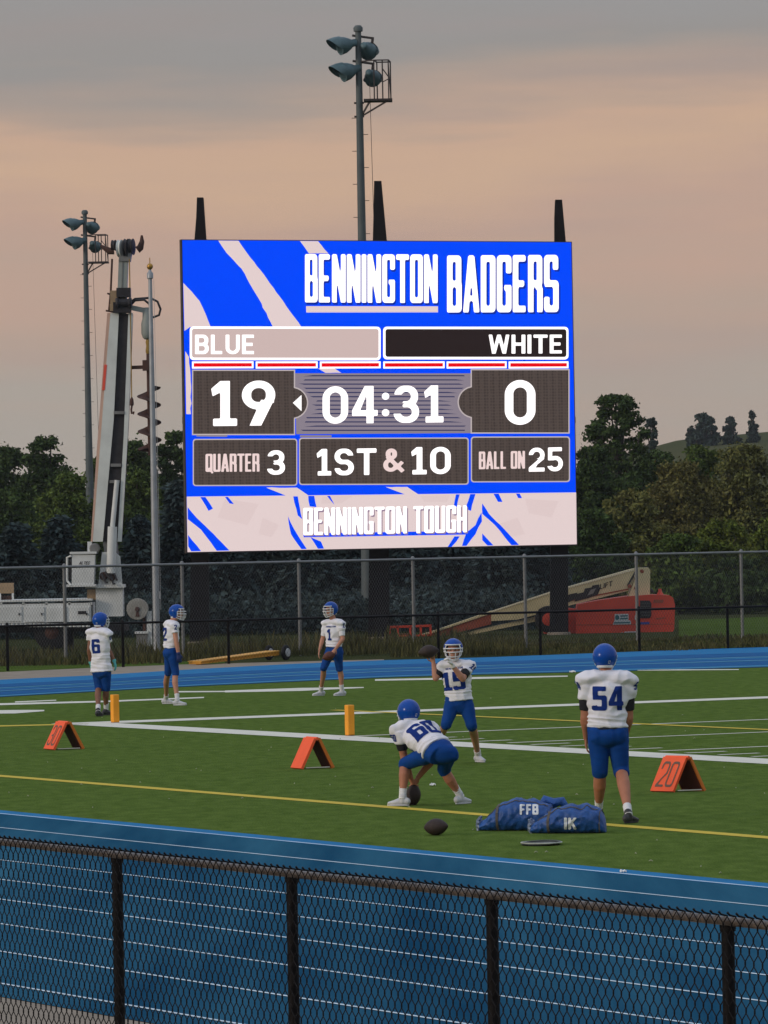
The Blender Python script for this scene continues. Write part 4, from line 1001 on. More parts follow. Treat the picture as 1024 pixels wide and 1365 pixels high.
def broadleaf(label, px, py, hw, Y, leaf, n0=6500, lumps=26, size=.17, open_=0.0, name='broadleaf_tree', cat='tree', base_frac=.12, group='trees behind the fences', depth=1.0, lr=1.0, fill=.22):
    n = int(n0 * 2.3) if Y < 300 else n0; size *= .60; lumps = int(lumps * 1.9); lr *= .86; hw *= 1.08
    top = P(px, py, Y); H = top.z; x = top.x; W = hw / FPX * Y
    root = thing(name, label, cat, (x, Y, 0), group)
    cz0 = H * base_frac
    C = []
    tries = 0
    while len(C) < lumps and tries < 2000:
        tries += 1
        t = random.random() ** .8; z = cz0 + (H - cz0) * t
        w = W * math.sqrt(max(.03, 1 - ((t - .42) / .60) ** 2)) if t > .42 else W * (.72 + .28 * t / .42)
        ang = random.uniform(0, 2 * math.pi); rr = math.sqrt(random.random())
        r = random.uniform(.22, .42) * min(W, H * .5) * (1 - .40 * t) * lr
        cx, cy = x + math.cos(ang) * rr * max(w - r * .6, .1), Y + math.sin(ang) * rr * w * .8 * depth
        zc = min(z, H - r * .75)
        C.append((Vector((cx, cy, max(zc, r * .5))), r))
    C[0] = (Vector((x + random.uniform(-.15, .15) * W, Y, H - C[0][1] * .8)), C[0][1])
    vol = np.array([r ** 2 for _, r in C]); vol /= vol.sum()
    pts, sz = [], []
    for (c, r), v in zip(C, vol):
        k = max(20, int(n * v))
        d = rng.normal(size=(k, 3)); d /= np.linalg.norm(d, axis=1)[:, None]
        rad = r * (rng.random(k) ** (.5)) * (1 + .40 * np.abs(rng.normal(size=k)) * (rng.random(k) < .28))
        p = np.array(c)[None] + d * rad[:, None] * np.array([1.05, 1.05, .85])
        pts.append(p); sz.append(size * rng.uniform(.55, 1.35, k))
    k = int(n * fill)                      # inner leaves that close the crown
    d = rng.normal(size=(k, 3)); d /= np.linalg.norm(d, axis=1)[:, None]; d *= (rng.random(k) ** .4)[:, None]
    pts.append(np.array([x, Y, cz0 + (H - cz0) * .40])[None] + d * np.array([W * .80, W * .6, (H - cz0) * .42])); sz.append(size * rng.uniform(1.0, 1.9, k))
    pts = np.vstack(pts); sz = np.concatenate(sz); keep = pts[:, 2] > .05; pts, sz = pts[keep], sz[keep]
    me = leaf_mesh('crown', pts - np.array([x, Y, 0]), sz)
    link('crown', me, LEAF[leaf], root)
    t = MB(); tw = max(.08, H * .022)
    t.tube([(x, Y, -.1), (x + .1, Y, H * .25), (x, Y, H * .5), C[0][0] - UP * C[0][1] * .3], [tw * 1.3, tw, tw * .65, tw * .15], 8)
    for c, r in C[1:14]:
        s = Vector((x, Y, max(H * .12, c.z * .55))); t.tube([s, (s + c) / 2 + Vector((0, 0, .15)), c], [tw * .45, tw * .28, tw * .1], 5)
    t.build('trunk', m_bark, root, smooth=True)
    return root
def conifer(label, px, py, hw, Y, n=5200, leaf='spruce', group='blue-grey spruces behind the fences'):
    top = P(px, py, Y); H = top.z; x = top.x; W = hw / FPX * Y
    root = thing('spruce_tree', label, 'spruce', (x, Y, 0), group)
    pts, sz, dr = [], [], []
    nb = 95
    for i in range(nb):
        t = i / nb; z = .25 + (H - .3) * (t ** .9); ln = W * (1 - t) ** .85 * random.uniform(.75, 1.12) + .12
        ang = i * 2.39996 + random.uniform(-.3, .3); d = np.array([math.cos(ang), math.sin(ang), 0])
        k = max(12, int(n / nb * (1.6 - 1.2 * t)))
        u = rng.random(k) ** .6
        p = np.array([x, Y, z])[None] + d[None] * (u * ln)[:, None] + np.array([0, 0, 1.])[None] * ((-.22 * u + .12 * u ** 2.5) * ln)[:, None]
        p += rng.normal(size=(k, 3)) * np.array([.10, .10, .07]) * (1.1 + W * .25 * (1 - u))[:, None]
        pts.append(p); sz.append(.13 * rng.uniform(.6, 1.3, k)); dr.append(np.tile(d + np.array([0, 0, -.25]), (k, 1)))
    pts = np.vstack(pts); sz = np.concatenate(sz); dr = np.vstack(dr); keep = pts[:, 2] > .03
    me = leaf_mesh('crown', pts[keep] - np.array([x, Y, 0]), sz[keep], stretch=1.3, dirs=dr[keep])
    link('crown', me, LEAF[leaf], root)
    t = MB(); t.tube([(x, Y, -.1), (x, Y, H * .95)], [H * .022 + .05, .02], 8); t.build('trunk', m_bark, root, smooth=True)
    return root

# far trees on the skyline, then the row behind the truck and the board, then the right-hand bushes
broadleaf('hazy bushy tree on the hilltop, leftmost and widest of the three skyline trees', 937, 551, 21, 640, 'haze', 4200, 34, .5, group='trees on the hilltop', base_frac=.62)
broadleaf('hazy short tree on the hilltop, middle of the three skyline trees', 974, 556, 12, 640, 'haze', 2600, 22, .5, group='trees on the hilltop', base_frac=.62)
broadleaf('hazy slender tree on the hilltop, rightmost of the three skyline trees', 1003, 549, 8, 640, 'haze', 2200, 20, .5, group='trees on the hilltop', base_frac=.62)
broadleaf('pale hazy tree peeping out right of the tallest dark tree', 868, 557, 16, 420, 'haze', 4200, 36, .3, group='trees behind the fences', base_frac=.2)
for q in ((8, 596, 48, 262, 'dark', 'dark green tree at the left edge of the picture'), (62, 581, 46, 258, 'dark', 'tall rounded dark tree, highest of those left of the truck boom'),
          (128, 612, 40, 262, 'mid', 'low green tree behind the distant light pole'), (182, 588, 38, 255, 'dark', 'dark tree behind the hanging auger'),
          (232, 576, 40, 256, 'dark', 'dark tree touching the left edge of the scoreboard'), (286, 590, 60, 262, 'dark', 'dark tree mostly behind the scoreboard, just past its left edge'),
          (712, 590, 66, 262, 'mid', 'green tree mostly behind the scoreboard, just past its right edge')):
    broadleaf(q[5], q[0], q[1], q[2], q[3], q[4], 9000, 46, .19, base_frac=.03)
broadleaf('yellowish green leafy tree behind the bucket truck bed', 92, 632, 52, 222, 'mid', 9500, 46, .16, base_frac=.03)
broadleaf('broad green tree between truck boom and flagpole', 186, 628, 40, 224, 'mid', 8500, 42, .16, base_frac=.03)
broadleaf('dark leafy tree at far left below the skyline', 12, 650, 50, 226, 'dark', 8500, 42, .16, base_frac=.03)
broadleaf('tallest airy dark tree right of the scoreboard', 822, 526, 55, 235, 'dark', 9500, 60, .155, base_frac=.12, lr=.72, fill=.12)
broadleaf('dark tree under the tallest one, beside the scoreboard edge', 790, 596, 50, 225, 'dark', 8500, 42, .16, base_frac=.03)
broadleaf('dark rounded tree right of the tallest tree', 872, 600, 46, 250, 'dark', 8000, 40, .17, base_frac=.03)
broadleaf('brownish olive bush, largest in the right-hand thicket', 905, 617, 70, 212, 'rust', 11000, 54, .15, base_frac=.02)
broadleaf('green tree filling the gap just below the hilltop trees', 936, 594, 44, 252, 'mid', 8000, 40, .17, base_frac=.03)
broadleaf('olive tree at the right edge of the picture', 992, 594, 62, 222, 'olive', 11000, 54, .15, base_frac=.02)
broadleaf('dark green tree beyond the right edge thicket', 1075, 600, 60, 218, 'mid', 7000, 36, .17, base_frac=.03)
broadleaf('brown-green bush beside the lower right of the scoreboard', 838, 655, 52, 200, 'olive', 8500, 42, .14, base_frac=.02)
broadleaf('dark shrub behind the red boom lift', 790, 680, 50, 190, 'dark', 8000, 40, .14, base_frac=.02)
broadleaf('bright yellow-green shrub above the tall fence at right', 962, 694, 48, 186, 'yellow', 6500, 24, .13, name='shrub', cat='shrub', base_frac=.02)
broadleaf('yellow-green shrub at the right edge above the fence', 1030, 690, 42, 188, 'yellow', 5000, 20, .13, name='shrub', cat='shrub', base_frac=.02)
broadleaf('dark green shrub right of the boom lift', 905, 712, 46, 184, 'mid', 5500, 20, .13, name='shrub', cat='shrub', base_frac=.02)
broadleaf('dark thicket shrub low at the right edge', 985, 745, 60, 182, 'dark', 6000, 24, .13, name='shrub', cat='shrub', base_frac=.01)
for q in ((22, 700, 60, 176, 'blue-grey spruce low at the left edge behind the truck bed'), (78, 690, 55, 184, 'blue-grey spruce left of the truck bucket'),
          (185, 690, 42, 182, 'blue-grey spruce between truck boom and flagpole'), (236, 640, 46, 186, 'tall dark spruce beside the scoreboard left edge'), (292, 690, 52, 178, 'spruce under the scoreboard left corner'),
          (352, 676, 54, 182, 'spruce under the scoreboard, second from its left corner'), (414, 690, 54, 176, 'spruce behind the player numbered 1'), (474, 672, 54, 183, 'spruce behind the central light pole'),
          (536, 690, 54, 177, 'spruce behind the boom lift basket'), (598, 680, 54, 182, 'spruce under the scoreboard right half behind the lift boom'), (660, 690, 54, 177, 'spruce left of the right scoreboard column'), (722, 676, 52, 184, 'spruce behind the right scoreboard column')):
    conifer(q[4], *q[:4], n=6500)

# rough weeds along the fences (nobody could count them)
def weeds(name, label, spans, n, hmin, hmax):
    V, Fc = [], []
    for _ in range(n):
        (x0, ya0, yb0), (x1, ya1, yb1), hs = random.choice(spans)
        t = random.random(); px = x0 + (x1 - x0) * t; py = (ya0 + (ya1 - ya0) * t) + random.random() * ((yb0 + (yb1 - yb0) * t) - (ya0 + (ya1 - ya0) * t))
        p = G(px, py); clump = .55 + .9 * max(0, noise.noise(Vector((p.x * .8, p.y * .5, 3))) + .3)
        if noise.noise(Vector((p.x * .55, p.y * .4, 8))) < random.uniform(-.45, .25): continue
        h = random.uniform(hmin, hmax) * clump * hs; a = random.uniform(0, 6.28); w = random.uniform(.012, .03); l = Vector((random.uniform(-.25, .25), random.uniform(-.25, .25), 0)) * h
        d = Vector((math.cos(a), math.sin(a), 0)) * w; b = len(V)
        V += [p - d, p + d, p + l * .4 + UP * h * .6 + d * .6, p + l + UP * h]; Fc += [(b, b + 1, b + 2, b + 3)]
    mb = MB(); mb.v = [Vector(v) for v in V]; mb.f = Fc
    o = mb.build(name, LEAF['weed'], recalc=False); tag(o, label, 'weeds', kind='stuff')
weeds('weeds', 'tall rough weeds growing between the two far fences', [((-60, 872, 889), (300, 866, 884), .75), ((240, 866, 879), (560, 858, 871), 1.0), ((520, 858, 877), (700, 855, 873), .85), ((690, 855, 873), (930, 850, 867), .28), ((900, 850, 866), (1090, 846, 861), .35)], 30000, .14, .5)

def undergrowth():
    n = 42000; px = rng.uniform(-80, 780, n); Y = rng.uniform(157, 172, n); x = (px - 512) / FPX * Y
    h = np.array([.9 + .9 * noise.noise(Vector((a * .35, b * .3, 1))) + .5 * noise.noise(Vector((a * 1.3, b, 5))) for a, b in zip(x, Y)]); h = np.clip(h, .15, 1.5)
    z = h * rng.random(n) ** .7
    me = leaf_mesh('undergrowth', np.stack([x, Y, z], 1), .11 * rng.uniform(.6, 1.3, n))
    tag(link('undergrowth', me, LEAF['spruce']), 'dark tangled undergrowth filling the ground behind the tall fence', 'undergrowth', kind='stuff')
undergrowth()

# ================================================================== things on the field
m_pyl = mat('pylon_orange', (.92, .36, .02), .6, var=.06, scale=5)
def pylon(px, py, label):
    p = G(px, py); root = thing('pylon', label, 'pylon', p, 'end zone pylons')
    ax = (vD, uD, UP); b = MB(); h = .46
    b.box(p + UP * (h / 2 + .012), (.115, .115, h), ax); b = b.build('pylon_body', m_pyl, root)
    bv = b.modifiers.new('b', 'BEVEL'); bv.width = .012; bv.segments = 2
    f = MB(); f.box(p + UP * .006, (.10, .10, .012), ax); f.build('base_plate', mat('pylon_base', (.30, .12, .02), .7), root)
pylon(153.5, 963.5, 'orange end zone pylon at the field corner beside player 6')
pylon(466.5, 981, 'orange end zone pylon on the sideline, nearer the middle of the picture')

def yard_marker(px, py, label, digits, sx=1.0, rdir=(-.80, .60, 0), wid=.33):
    """folded foam yard marker: two leaning panels joined at a ridge"""
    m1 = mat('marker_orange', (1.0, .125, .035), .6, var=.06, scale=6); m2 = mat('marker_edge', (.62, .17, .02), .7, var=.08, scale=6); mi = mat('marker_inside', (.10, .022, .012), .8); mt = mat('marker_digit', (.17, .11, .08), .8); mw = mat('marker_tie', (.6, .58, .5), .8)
    c = G(px, py); root = thing('yard_marker', label, 'yard marker', c, 'orange yard markers along the sideline')
    rd = Vector(rdir).normalized(); sp = Vector((.93, .36, 0)).normalized()
    h, half, th = .39, .215 * sx, .035; wid = wid * sx
    for sgn, nm in ((-1, 'front_panel'), (1, 'rear_panel')):
        a = c + sp * (half * sgn); t = c + UP * h + sp * (.012 * sgn)
        n = (t - a).cross(rd).normalized(); n = n if n.dot(sp) * sgn > 0 else -n
        q = [a, a + rd * wid, t + rd * wid, t]
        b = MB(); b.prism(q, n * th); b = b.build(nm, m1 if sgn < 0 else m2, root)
        i = MB(); i.prism([c + sp * (half * sgn) + (t - a) * .05 + rd * .02 - n * .002, a + (t - a) * .05 + rd * (wid - .02) - n * .002, a + (t - a) * .92 + rd * (wid - .02) - n * .002, a + (t - a) * .92 + rd * .02 - n * .002], -n * .004); i.build('inner_dark_face', mi, b)  # thin darker sheet on the inner face of each panel
        if sgn < 0 and digits:
            polys, w = text_polys(digits, 'thin', .05); d = MB(); up = (t - a).normalized(); L = (t - a).length
            for p in polys: d.poly([a + n * (th + .004) + rd * (wid - .045) - rd * ((wid - .09) * x / w) + up * (L * (.12 + .74 * y)) for x, y in p])
            d.build('digits', mt, b, recalc=False)
    r = MB(); r.tube([c + UP * (h + .004), c + rd * wid + UP * (h + .004)], .022, 8); r.build('hinge', m1, root, smooth=True)
    t = MB(); t.bar(c - sp * half * .8 + UP * .02, c + sp * half * .8 + UP * .02, .012, .012); t.build('tie', mw, root)
yard_marker(919.5, 1055.5, 'orange yard marker with number 20 beside player 54', '20', .88, (-.74, .67, 0), .385)
yard_marker(424, 1025, 'orange folded yard marker below the nearer pylon', '', .95, (-.42, .9, 0), .36)
yard_marker(92, 999.5, 'orange folded yard marker at far left near the corner pylon', '30', .98, (-.42, .9, 0), .40)

def football(c, axis, label, dark=(.030, .017, .013), leather='football_leather'):
    ax = Vector(axis).normalized(); L, R = .14, .086
    root = thing('football', label, 'football', Vector(c), 'footballs')
    prof = [(R * math.cos(math.pi / 2 * t) ** .72 if abs(t) < 1 else .002, L * t) for t in [-1, -.97, -.9, -.78, -.6, -.4, -.2, 0, .2, .4, .6, .78, .9, .97, 1]]
    b = MB(); b.lathe(c, ax, prof, 22); b.build('ball', mat(leather, dark, .6, var=.25, scale=25, bump=.3, bscale=150), root, smooth=True)
    d, a, e = frame_from(ax, (0, .95, .3)); l = MB(); l.tube([Vector(c) + a * (R + .002) * math.cos(t * .35) + d * (.05 * t) for t in (-1, -.5, 0, .5, 1)], .004, 5)
    for t in (-.8, -.4, 0, .4, .8): l.bar(Vector(c) + a * (R * .985) + d * (.05 * t) - e * .016, Vector(c) + a * (R * .985) + d * (.05 * t) + e * .016, .006, .006)
    l.build('laces', mat('lace_white', (.45, .43, .40), .8), root)
    return root
gb = G(581.5, 1113.5); football(gb + UP * .084, (.86, -.5, .08), 'dark football lying alone on the turf near the track')

def duffel(px0, px1, py, h, label, txt, tx0, tx1, ty0, ty1, seed, gr):
    """slumped equipment bag: long soft tube with folds, end gathers, straps and print"""
    a, b = G(px0, py), G(px1, py - .6); Y = a.y; root = thing('duffel_bag', label, 'duffel bag', (a + b) / 2, 'blue equipment bags on the turf')
    mbag = mat('bag_nylon', (.013, .074, .27), .5, var=.35, scale=9, bump=.5, bscale=25); mst = mat('bag_strap', (.10, .09, .08), .8); mwh = mat('bag_print', (.66, .70, .72), .7); mlt = mat('bag_lining', (.36, .42, .52), .6, col2=(.05, .08, .17), scale=14)
    d = (b - a); L = d.length; d.normalize(); n = Vector((-d.y, d.x, 0)); n = n if n.y > 0 else -n
    NU, NV = 72, 44; vs, fs = [], []
    R = .19
    for i in range(NU + 1):
        t = i / NU
        prof = (min(1, t / .34) ** .7 * .62 + .38) * (min(1, (1 - t) / .08) ** .55 * .75 + .25)
        hump = h(t) * prof
        for j in range(NV):
            w = 2 * math.pi * j / NV; cx, cz = math.cos(w), math.sin(w)
            rg = 1 - 2 * abs(noise.noise(Vector((t * 5 + seed, cx * 1.6 + t * 5, cz * 1.6 - t * 3)))); fold = .026 * noise.noise(Vector((t * 6 + seed, cx * 1.3, cz * 1.3))) + .030 * (rg - .45) + .014 * noise.noise(Vector((t * 16 + seed * 3, cx * 4 + t * 9, cz * 4))) + .010 * math.sin(t * 70 + 3 * cx) * math.exp(-((t - .12) / .1) ** 2)
            rr = 1 + fold * 4
            z = hump * (.5 + .5 * cz * rr) if cz > -.4 else hump * .5 * (1 - .98 * min(1, -cz * 1.15))
            vs.append(a + d * (t * L) + n * (R * prof * cx * rr + R) + UP * max(.004, z))
    for i in range(NU):
        for j in range(NV): fs.append((i * NV + j, i * NV + (j + 1) % NV, (i + 1) * NV + (j + 1) % NV, (i + 1) * NV + j))
    fs.append(tuple(reversed(range(NV)))); fs.append(tuple(NU * NV + k for k in range(NV)))
    mb = MB(); mb.add(vs, fs); bag = mb.build('bag_body', mbag, root, smooth=True)
    bvh = BVHTree.FromPolygons([tuple(v) for v in mb.v], mb.f)
    def proj(p, off=.006):
        d_ = (p - Vector((0, 0, HC))).normalized(); h_, nn, _, _ = bvh.ray_cast(Vector((0, 0, HC)), d_)
        return (h_ - d_ * off) if h_ is not None else None
    polys, w = text_polys(txt, 'jersey', .09, merge=False); t_ = MB()
    for p in polys:
        q = [proj(P(tx0 + (tx1 - tx0) * x / w, ty1 + (ty0 - ty1) * y, Y)) for x, y in p]
        if all(k is not None for k in q): t_.poly(q)
    if t_.f: t_.build('print', mwh, bag, recalc=False)
    def loop_at(t, wd, m, nm, grow=.008):
        i = int(t * NU); s = MB(); R0 = [vs[i * NV + j] for j in range(NV)]; c = sum(R0, Vector()) / NV; pts = [c + (q - c) * (1 + grow / .12) for q in R0]
        v2 = [q - d * wd for q in pts] + [q + d * wd for q in pts]
        s.add(v2, [(j, (j + 1) % NV, NV + (j + 1) % NV, NV + j) for j in range(NV)]); s.build(nm, m, bag, smooth=True)
    loop_at(.27, .013, mst, 'strap')
    z_ = MB(); z_.tube([vs[i * NV + NV // 4 + 4] + UP * .004 for i in range(8, NU - 5)], .006, 5); z_.build('zipper', mst, bag)
    loop_at(.95, .006, mst, 'piping', .006)
    e = MB(); c = a + d * .05 + n * R + UP * h(0) * .36
    for k in range(9):
        an = k * .7; e.tube([c, c - d * .06 + (n * math.cos(an) + UP * math.sin(an)) * .05, c - d * (.02 + .05 * random.random()) + (n * math.cos(an) + UP * math.sin(an)) * .085], [.018, .028, .012], 6)
    e.build('gathered_end', mlt, bag, smooth=True)
    if gr:
        g2 = MB(); q = P(731, 1070, Y + .25); g2.tube([q + Vector((-.10, .0, -.06)), q + Vector((-.03, 0, .03)), q + Vector((.05, 0, -.01)), q + Vector((.14, .0, .01)), q + Vector((.22, 0, -.09))], [.03, .05, .055, .05, .02], 8, round_=True); g2.build('carry_handle', mbag, bag, smooth=True)
duffel(635, 738, 1108.5, lambda t: (.17 + .15 * math.sin(min(1, t * 1.2) * 2.4) + .018 * noise.noise(Vector((t * 6, 2, 0)))), 'blue duffel bag lying behind, with white letters FFB', 'FFB', 693, 718, 1072, 1086, 1.3, True)
duffel(704, 804, 1112, lambda t: (.18 + .10 * min(1, t * 1.9) + .02 * noise.noise(Vector((t * 7, 9, 0))) - .03 * max(0, t - .75) * 4), 'blue duffel bag in front, printed with a white letter K', 'IK', 752, 769, 1090, 1106, 4.1, False)

def disc():
    c = G(722, 1126.5); root = thing('flat_disc', 'flat dark disc with pale rim lying in front of the bags', 'disc', c)
    b = MB(); b.lathe(c + UP * .004, (-.03, -.05, 1), [(.10, 0), (.18, .004), (.20, .018), (.195, .024), (.17, .022), (.165, .012), (.02, .010)], 28); b.build('plate', mat('disc_dark', (.020, .025, .020), .45, var=.3, scale=9), root, smooth=True)
    r = MB(); r.tube([c + UP * .026 + Vector((.196 * math.cos(t * math.pi / 18), .196 * math.sin(t * math.pi / 18), 0)) for t in range(37)], .007, 6, side=(0, 0, 1)); r.build('rim', mat('disc_rim', (.42, .44, .38), .6, var=.4, scale=14), root, smooth=True)
disc()
def scrap(px, py, s, label, name='paper_scrap', cat='litter'):
    c = G(px, py); V, Fc = [], []; n = 7
    for j in range(n):
        for i in range(n):
            u, v = i / (n - 1) - .5, j / (n - 1) - .5
            V.append(c + Vector((u * s, v * s * .8, .012 + s * .45 * abs(noise.noise(Vector((u * 4 + px, v * 4, py)))) + s * .25 * (1 - 2 * max(abs(u), abs(v))))))
    for j in range(n - 1):
        for i in range(n - 1): Fc.append((j * n + i, j * n + i + 1, (j + 1) * n + i + 1, (j + 1) * n + i))
    mb = MB(); mb.add(V, Fc); o = mb.build(name, mat('paper_white', (.75, .75, .72), .8), loc=c, recalc=False)
    md_ = o.modifiers.new('s', 'SOLIDIFY'); md_.thickness = .006
    tag(o, label, cat, 'white scraps on the turf')
scrap(577, 1048, .075, 'small white scrap on the turf behind the crouching player')
scrap(763.5, 897, .14, 'small white scrap near the far track, left of player 54', 'paper_scrap')
scrap(831, 1164, .06, 'white scrap at the turf edge beside the near track')
def turf_flecks():
    mb = MB()
    for _ in range(70):
        px, py = random.uniform(0, 1024), random.uniform(930, 1165); k = (py - 720 + .0185 * (px - 512)) / (px + 3088)
        if k > .112: continue
        c = G(px, py); r = random.uniform(.008, .022); a = random.uniform(0, 3)
        mb.tube([c + Vector((-r * math.cos(a), -r * math.sin(a), .006)), c + Vector((0, 0, .014)), c + Vector((r * math.cos(a), r * math.sin(a), .006))], [.003, .007, .003], 4)
    o = mb.build('turf_flecks', mat('fleck_pale', (.30, .32, .20), .8), recalc=False); tag(o, 'tiny pale flecks of debris scattered over the turf', 'debris', kind='stuff')
turf_flecks()

# ================================================================== players
m_skin = {'light': mat('skin_light', (.50, .235, .15), .6, var=.08, scale=14), 'tan': mat('skin_tan', (.42, .17, .095), .6, var=.08, scale=14), 'brown': mat('skin_brown', (.22, .095, .055), .55, var=.08, scale=14)}
m_jer = mat('jersey_white', (.80, .79, .83), .9, var=.03, scale=8, bump=.15, bscale=220, spec=.05); m_pan = mat('pants_blue', (.004, .052, .245), .7, spec=.12, var=.12, scale=7, bump=.1, bscale=200)
m_num = mat('number_blue', (.010, .034, .20), .8, spec=.1); m_und = mat('undershirt_black', (.012, .012, .016), .8); m_sock = mat('sock_white', (.72, .72, .72), .9, bump=.2, bscale=200)
m_hel = mat('helmet_blue', (.004, .064, .34), .2, var=.04, scale=6, spec=.25); m_hin = mat('helmet_lining', (.02, .02, .025), .9); m_msk = mat('facemask_white', (.70, .71, .72), .4); m_eye = mat('eye_dark', (.012, .010, .010), .3)
m_shw = mat('cleat_white', (.66, .66, .66), .6, col2=(.45, .47, .52), scale=18); m_shb = mat('cleat_black', (.014, .014, .016), .5, col2=(.06, .06, .06), scale=20); m_belt = mat('belt_dark', (.010, .014, .035), .7)

def remesh(mb, name, voxel, smooth=4, fold=None):
    me = mb.mesh('tmp_' + name); o = bpy.data.objects.new('tmp', me); COL.objects.link(o)
    r = o.modifiers.new('r', 'REMESH'); r.mode = 'VOXEL'; r.voxel_size = voxel; r.use_smooth_shade = True
    s = o.modifiers.new('s', 'SMOOTH'); s.iterations = smooth; s.factor = .5
    dg = bpy.context.evaluated_depsgraph_get(); dg.update()
    out = bpy.data.meshes.new_from_object(o.evaluated_get(dg)); out.name = name
    bpy.data.objects.remove(o); bpy.data.meshes.remove(me)
    n = len(out.vertices); co = np.empty(n * 3, np.float32); out.vertices.foreach_get('co', co); co = co.reshape(-1, 3)
    if fold:
        nr = np.empty(n * 3, np.float32); out.vertices.foreach_get('normal', nr); nr = nr.reshape(-1, 3)
        d = np.array([fold(Vector(c)) for c in co], np.float32); co = co + nr * d[:, None]
        out.vertices.foreach_set('co', co.reshape(-1)); out.update()
    out.polygons.foreach_set('use_smooth', [True] * len(out.polygons))
    return out
def hand(mb, w, d, n, side, s=1.0, curl=.5, grow=0.0):
    """palm, four unequal fingers with two bends and a thumb leaving the side of the palm"""
    d = Vector(d).normalized(); n = Vector(n); n = (n - d * n.dot(d)).normalized(); sd = d.cross(n) * side
    w = Vector(w); g = grow
    mb.tube([w - d * .01, w + d * .035, w + d * .085], [(.024 + g, .019 + g), (.036 + g, .017 + g), (.040 + g, .014 + g)], 10, side=sd, round_=True)
    for i, (ln, off) in enumerate(((.066, -.031), (.076, -.010), (.071, .011), (.056, .031))):
        b = w + d * .088 + sd * off; f = (d + sd * off * 3.2).normalized()
        a1 = curl * .55; a2 = curl * 1.4
        p1 = b + (f * math.cos(a1) + n * math.sin(a1)) * ln * .52; p2 = p1 + (f * math.cos(a2) + n * math.sin(a2)) * ln * .52
        mb.tube([b - f * .015, p1, p2], [.0095 + g, .009 + g, .0075 + g], 8, round_=True)
    b = w + d * .028 - sd * .030; f = (d * .62 - sd * .62 + n * .48).normalized(); p1 = b + f * .040; p2 = p1 + (d * .8 - sd * .2 + n * .5).normalized() * .032
    mb.tube([b, p1, p2], [.0125 + g, .0105 + g, .0085 + g], 8, round_=True)

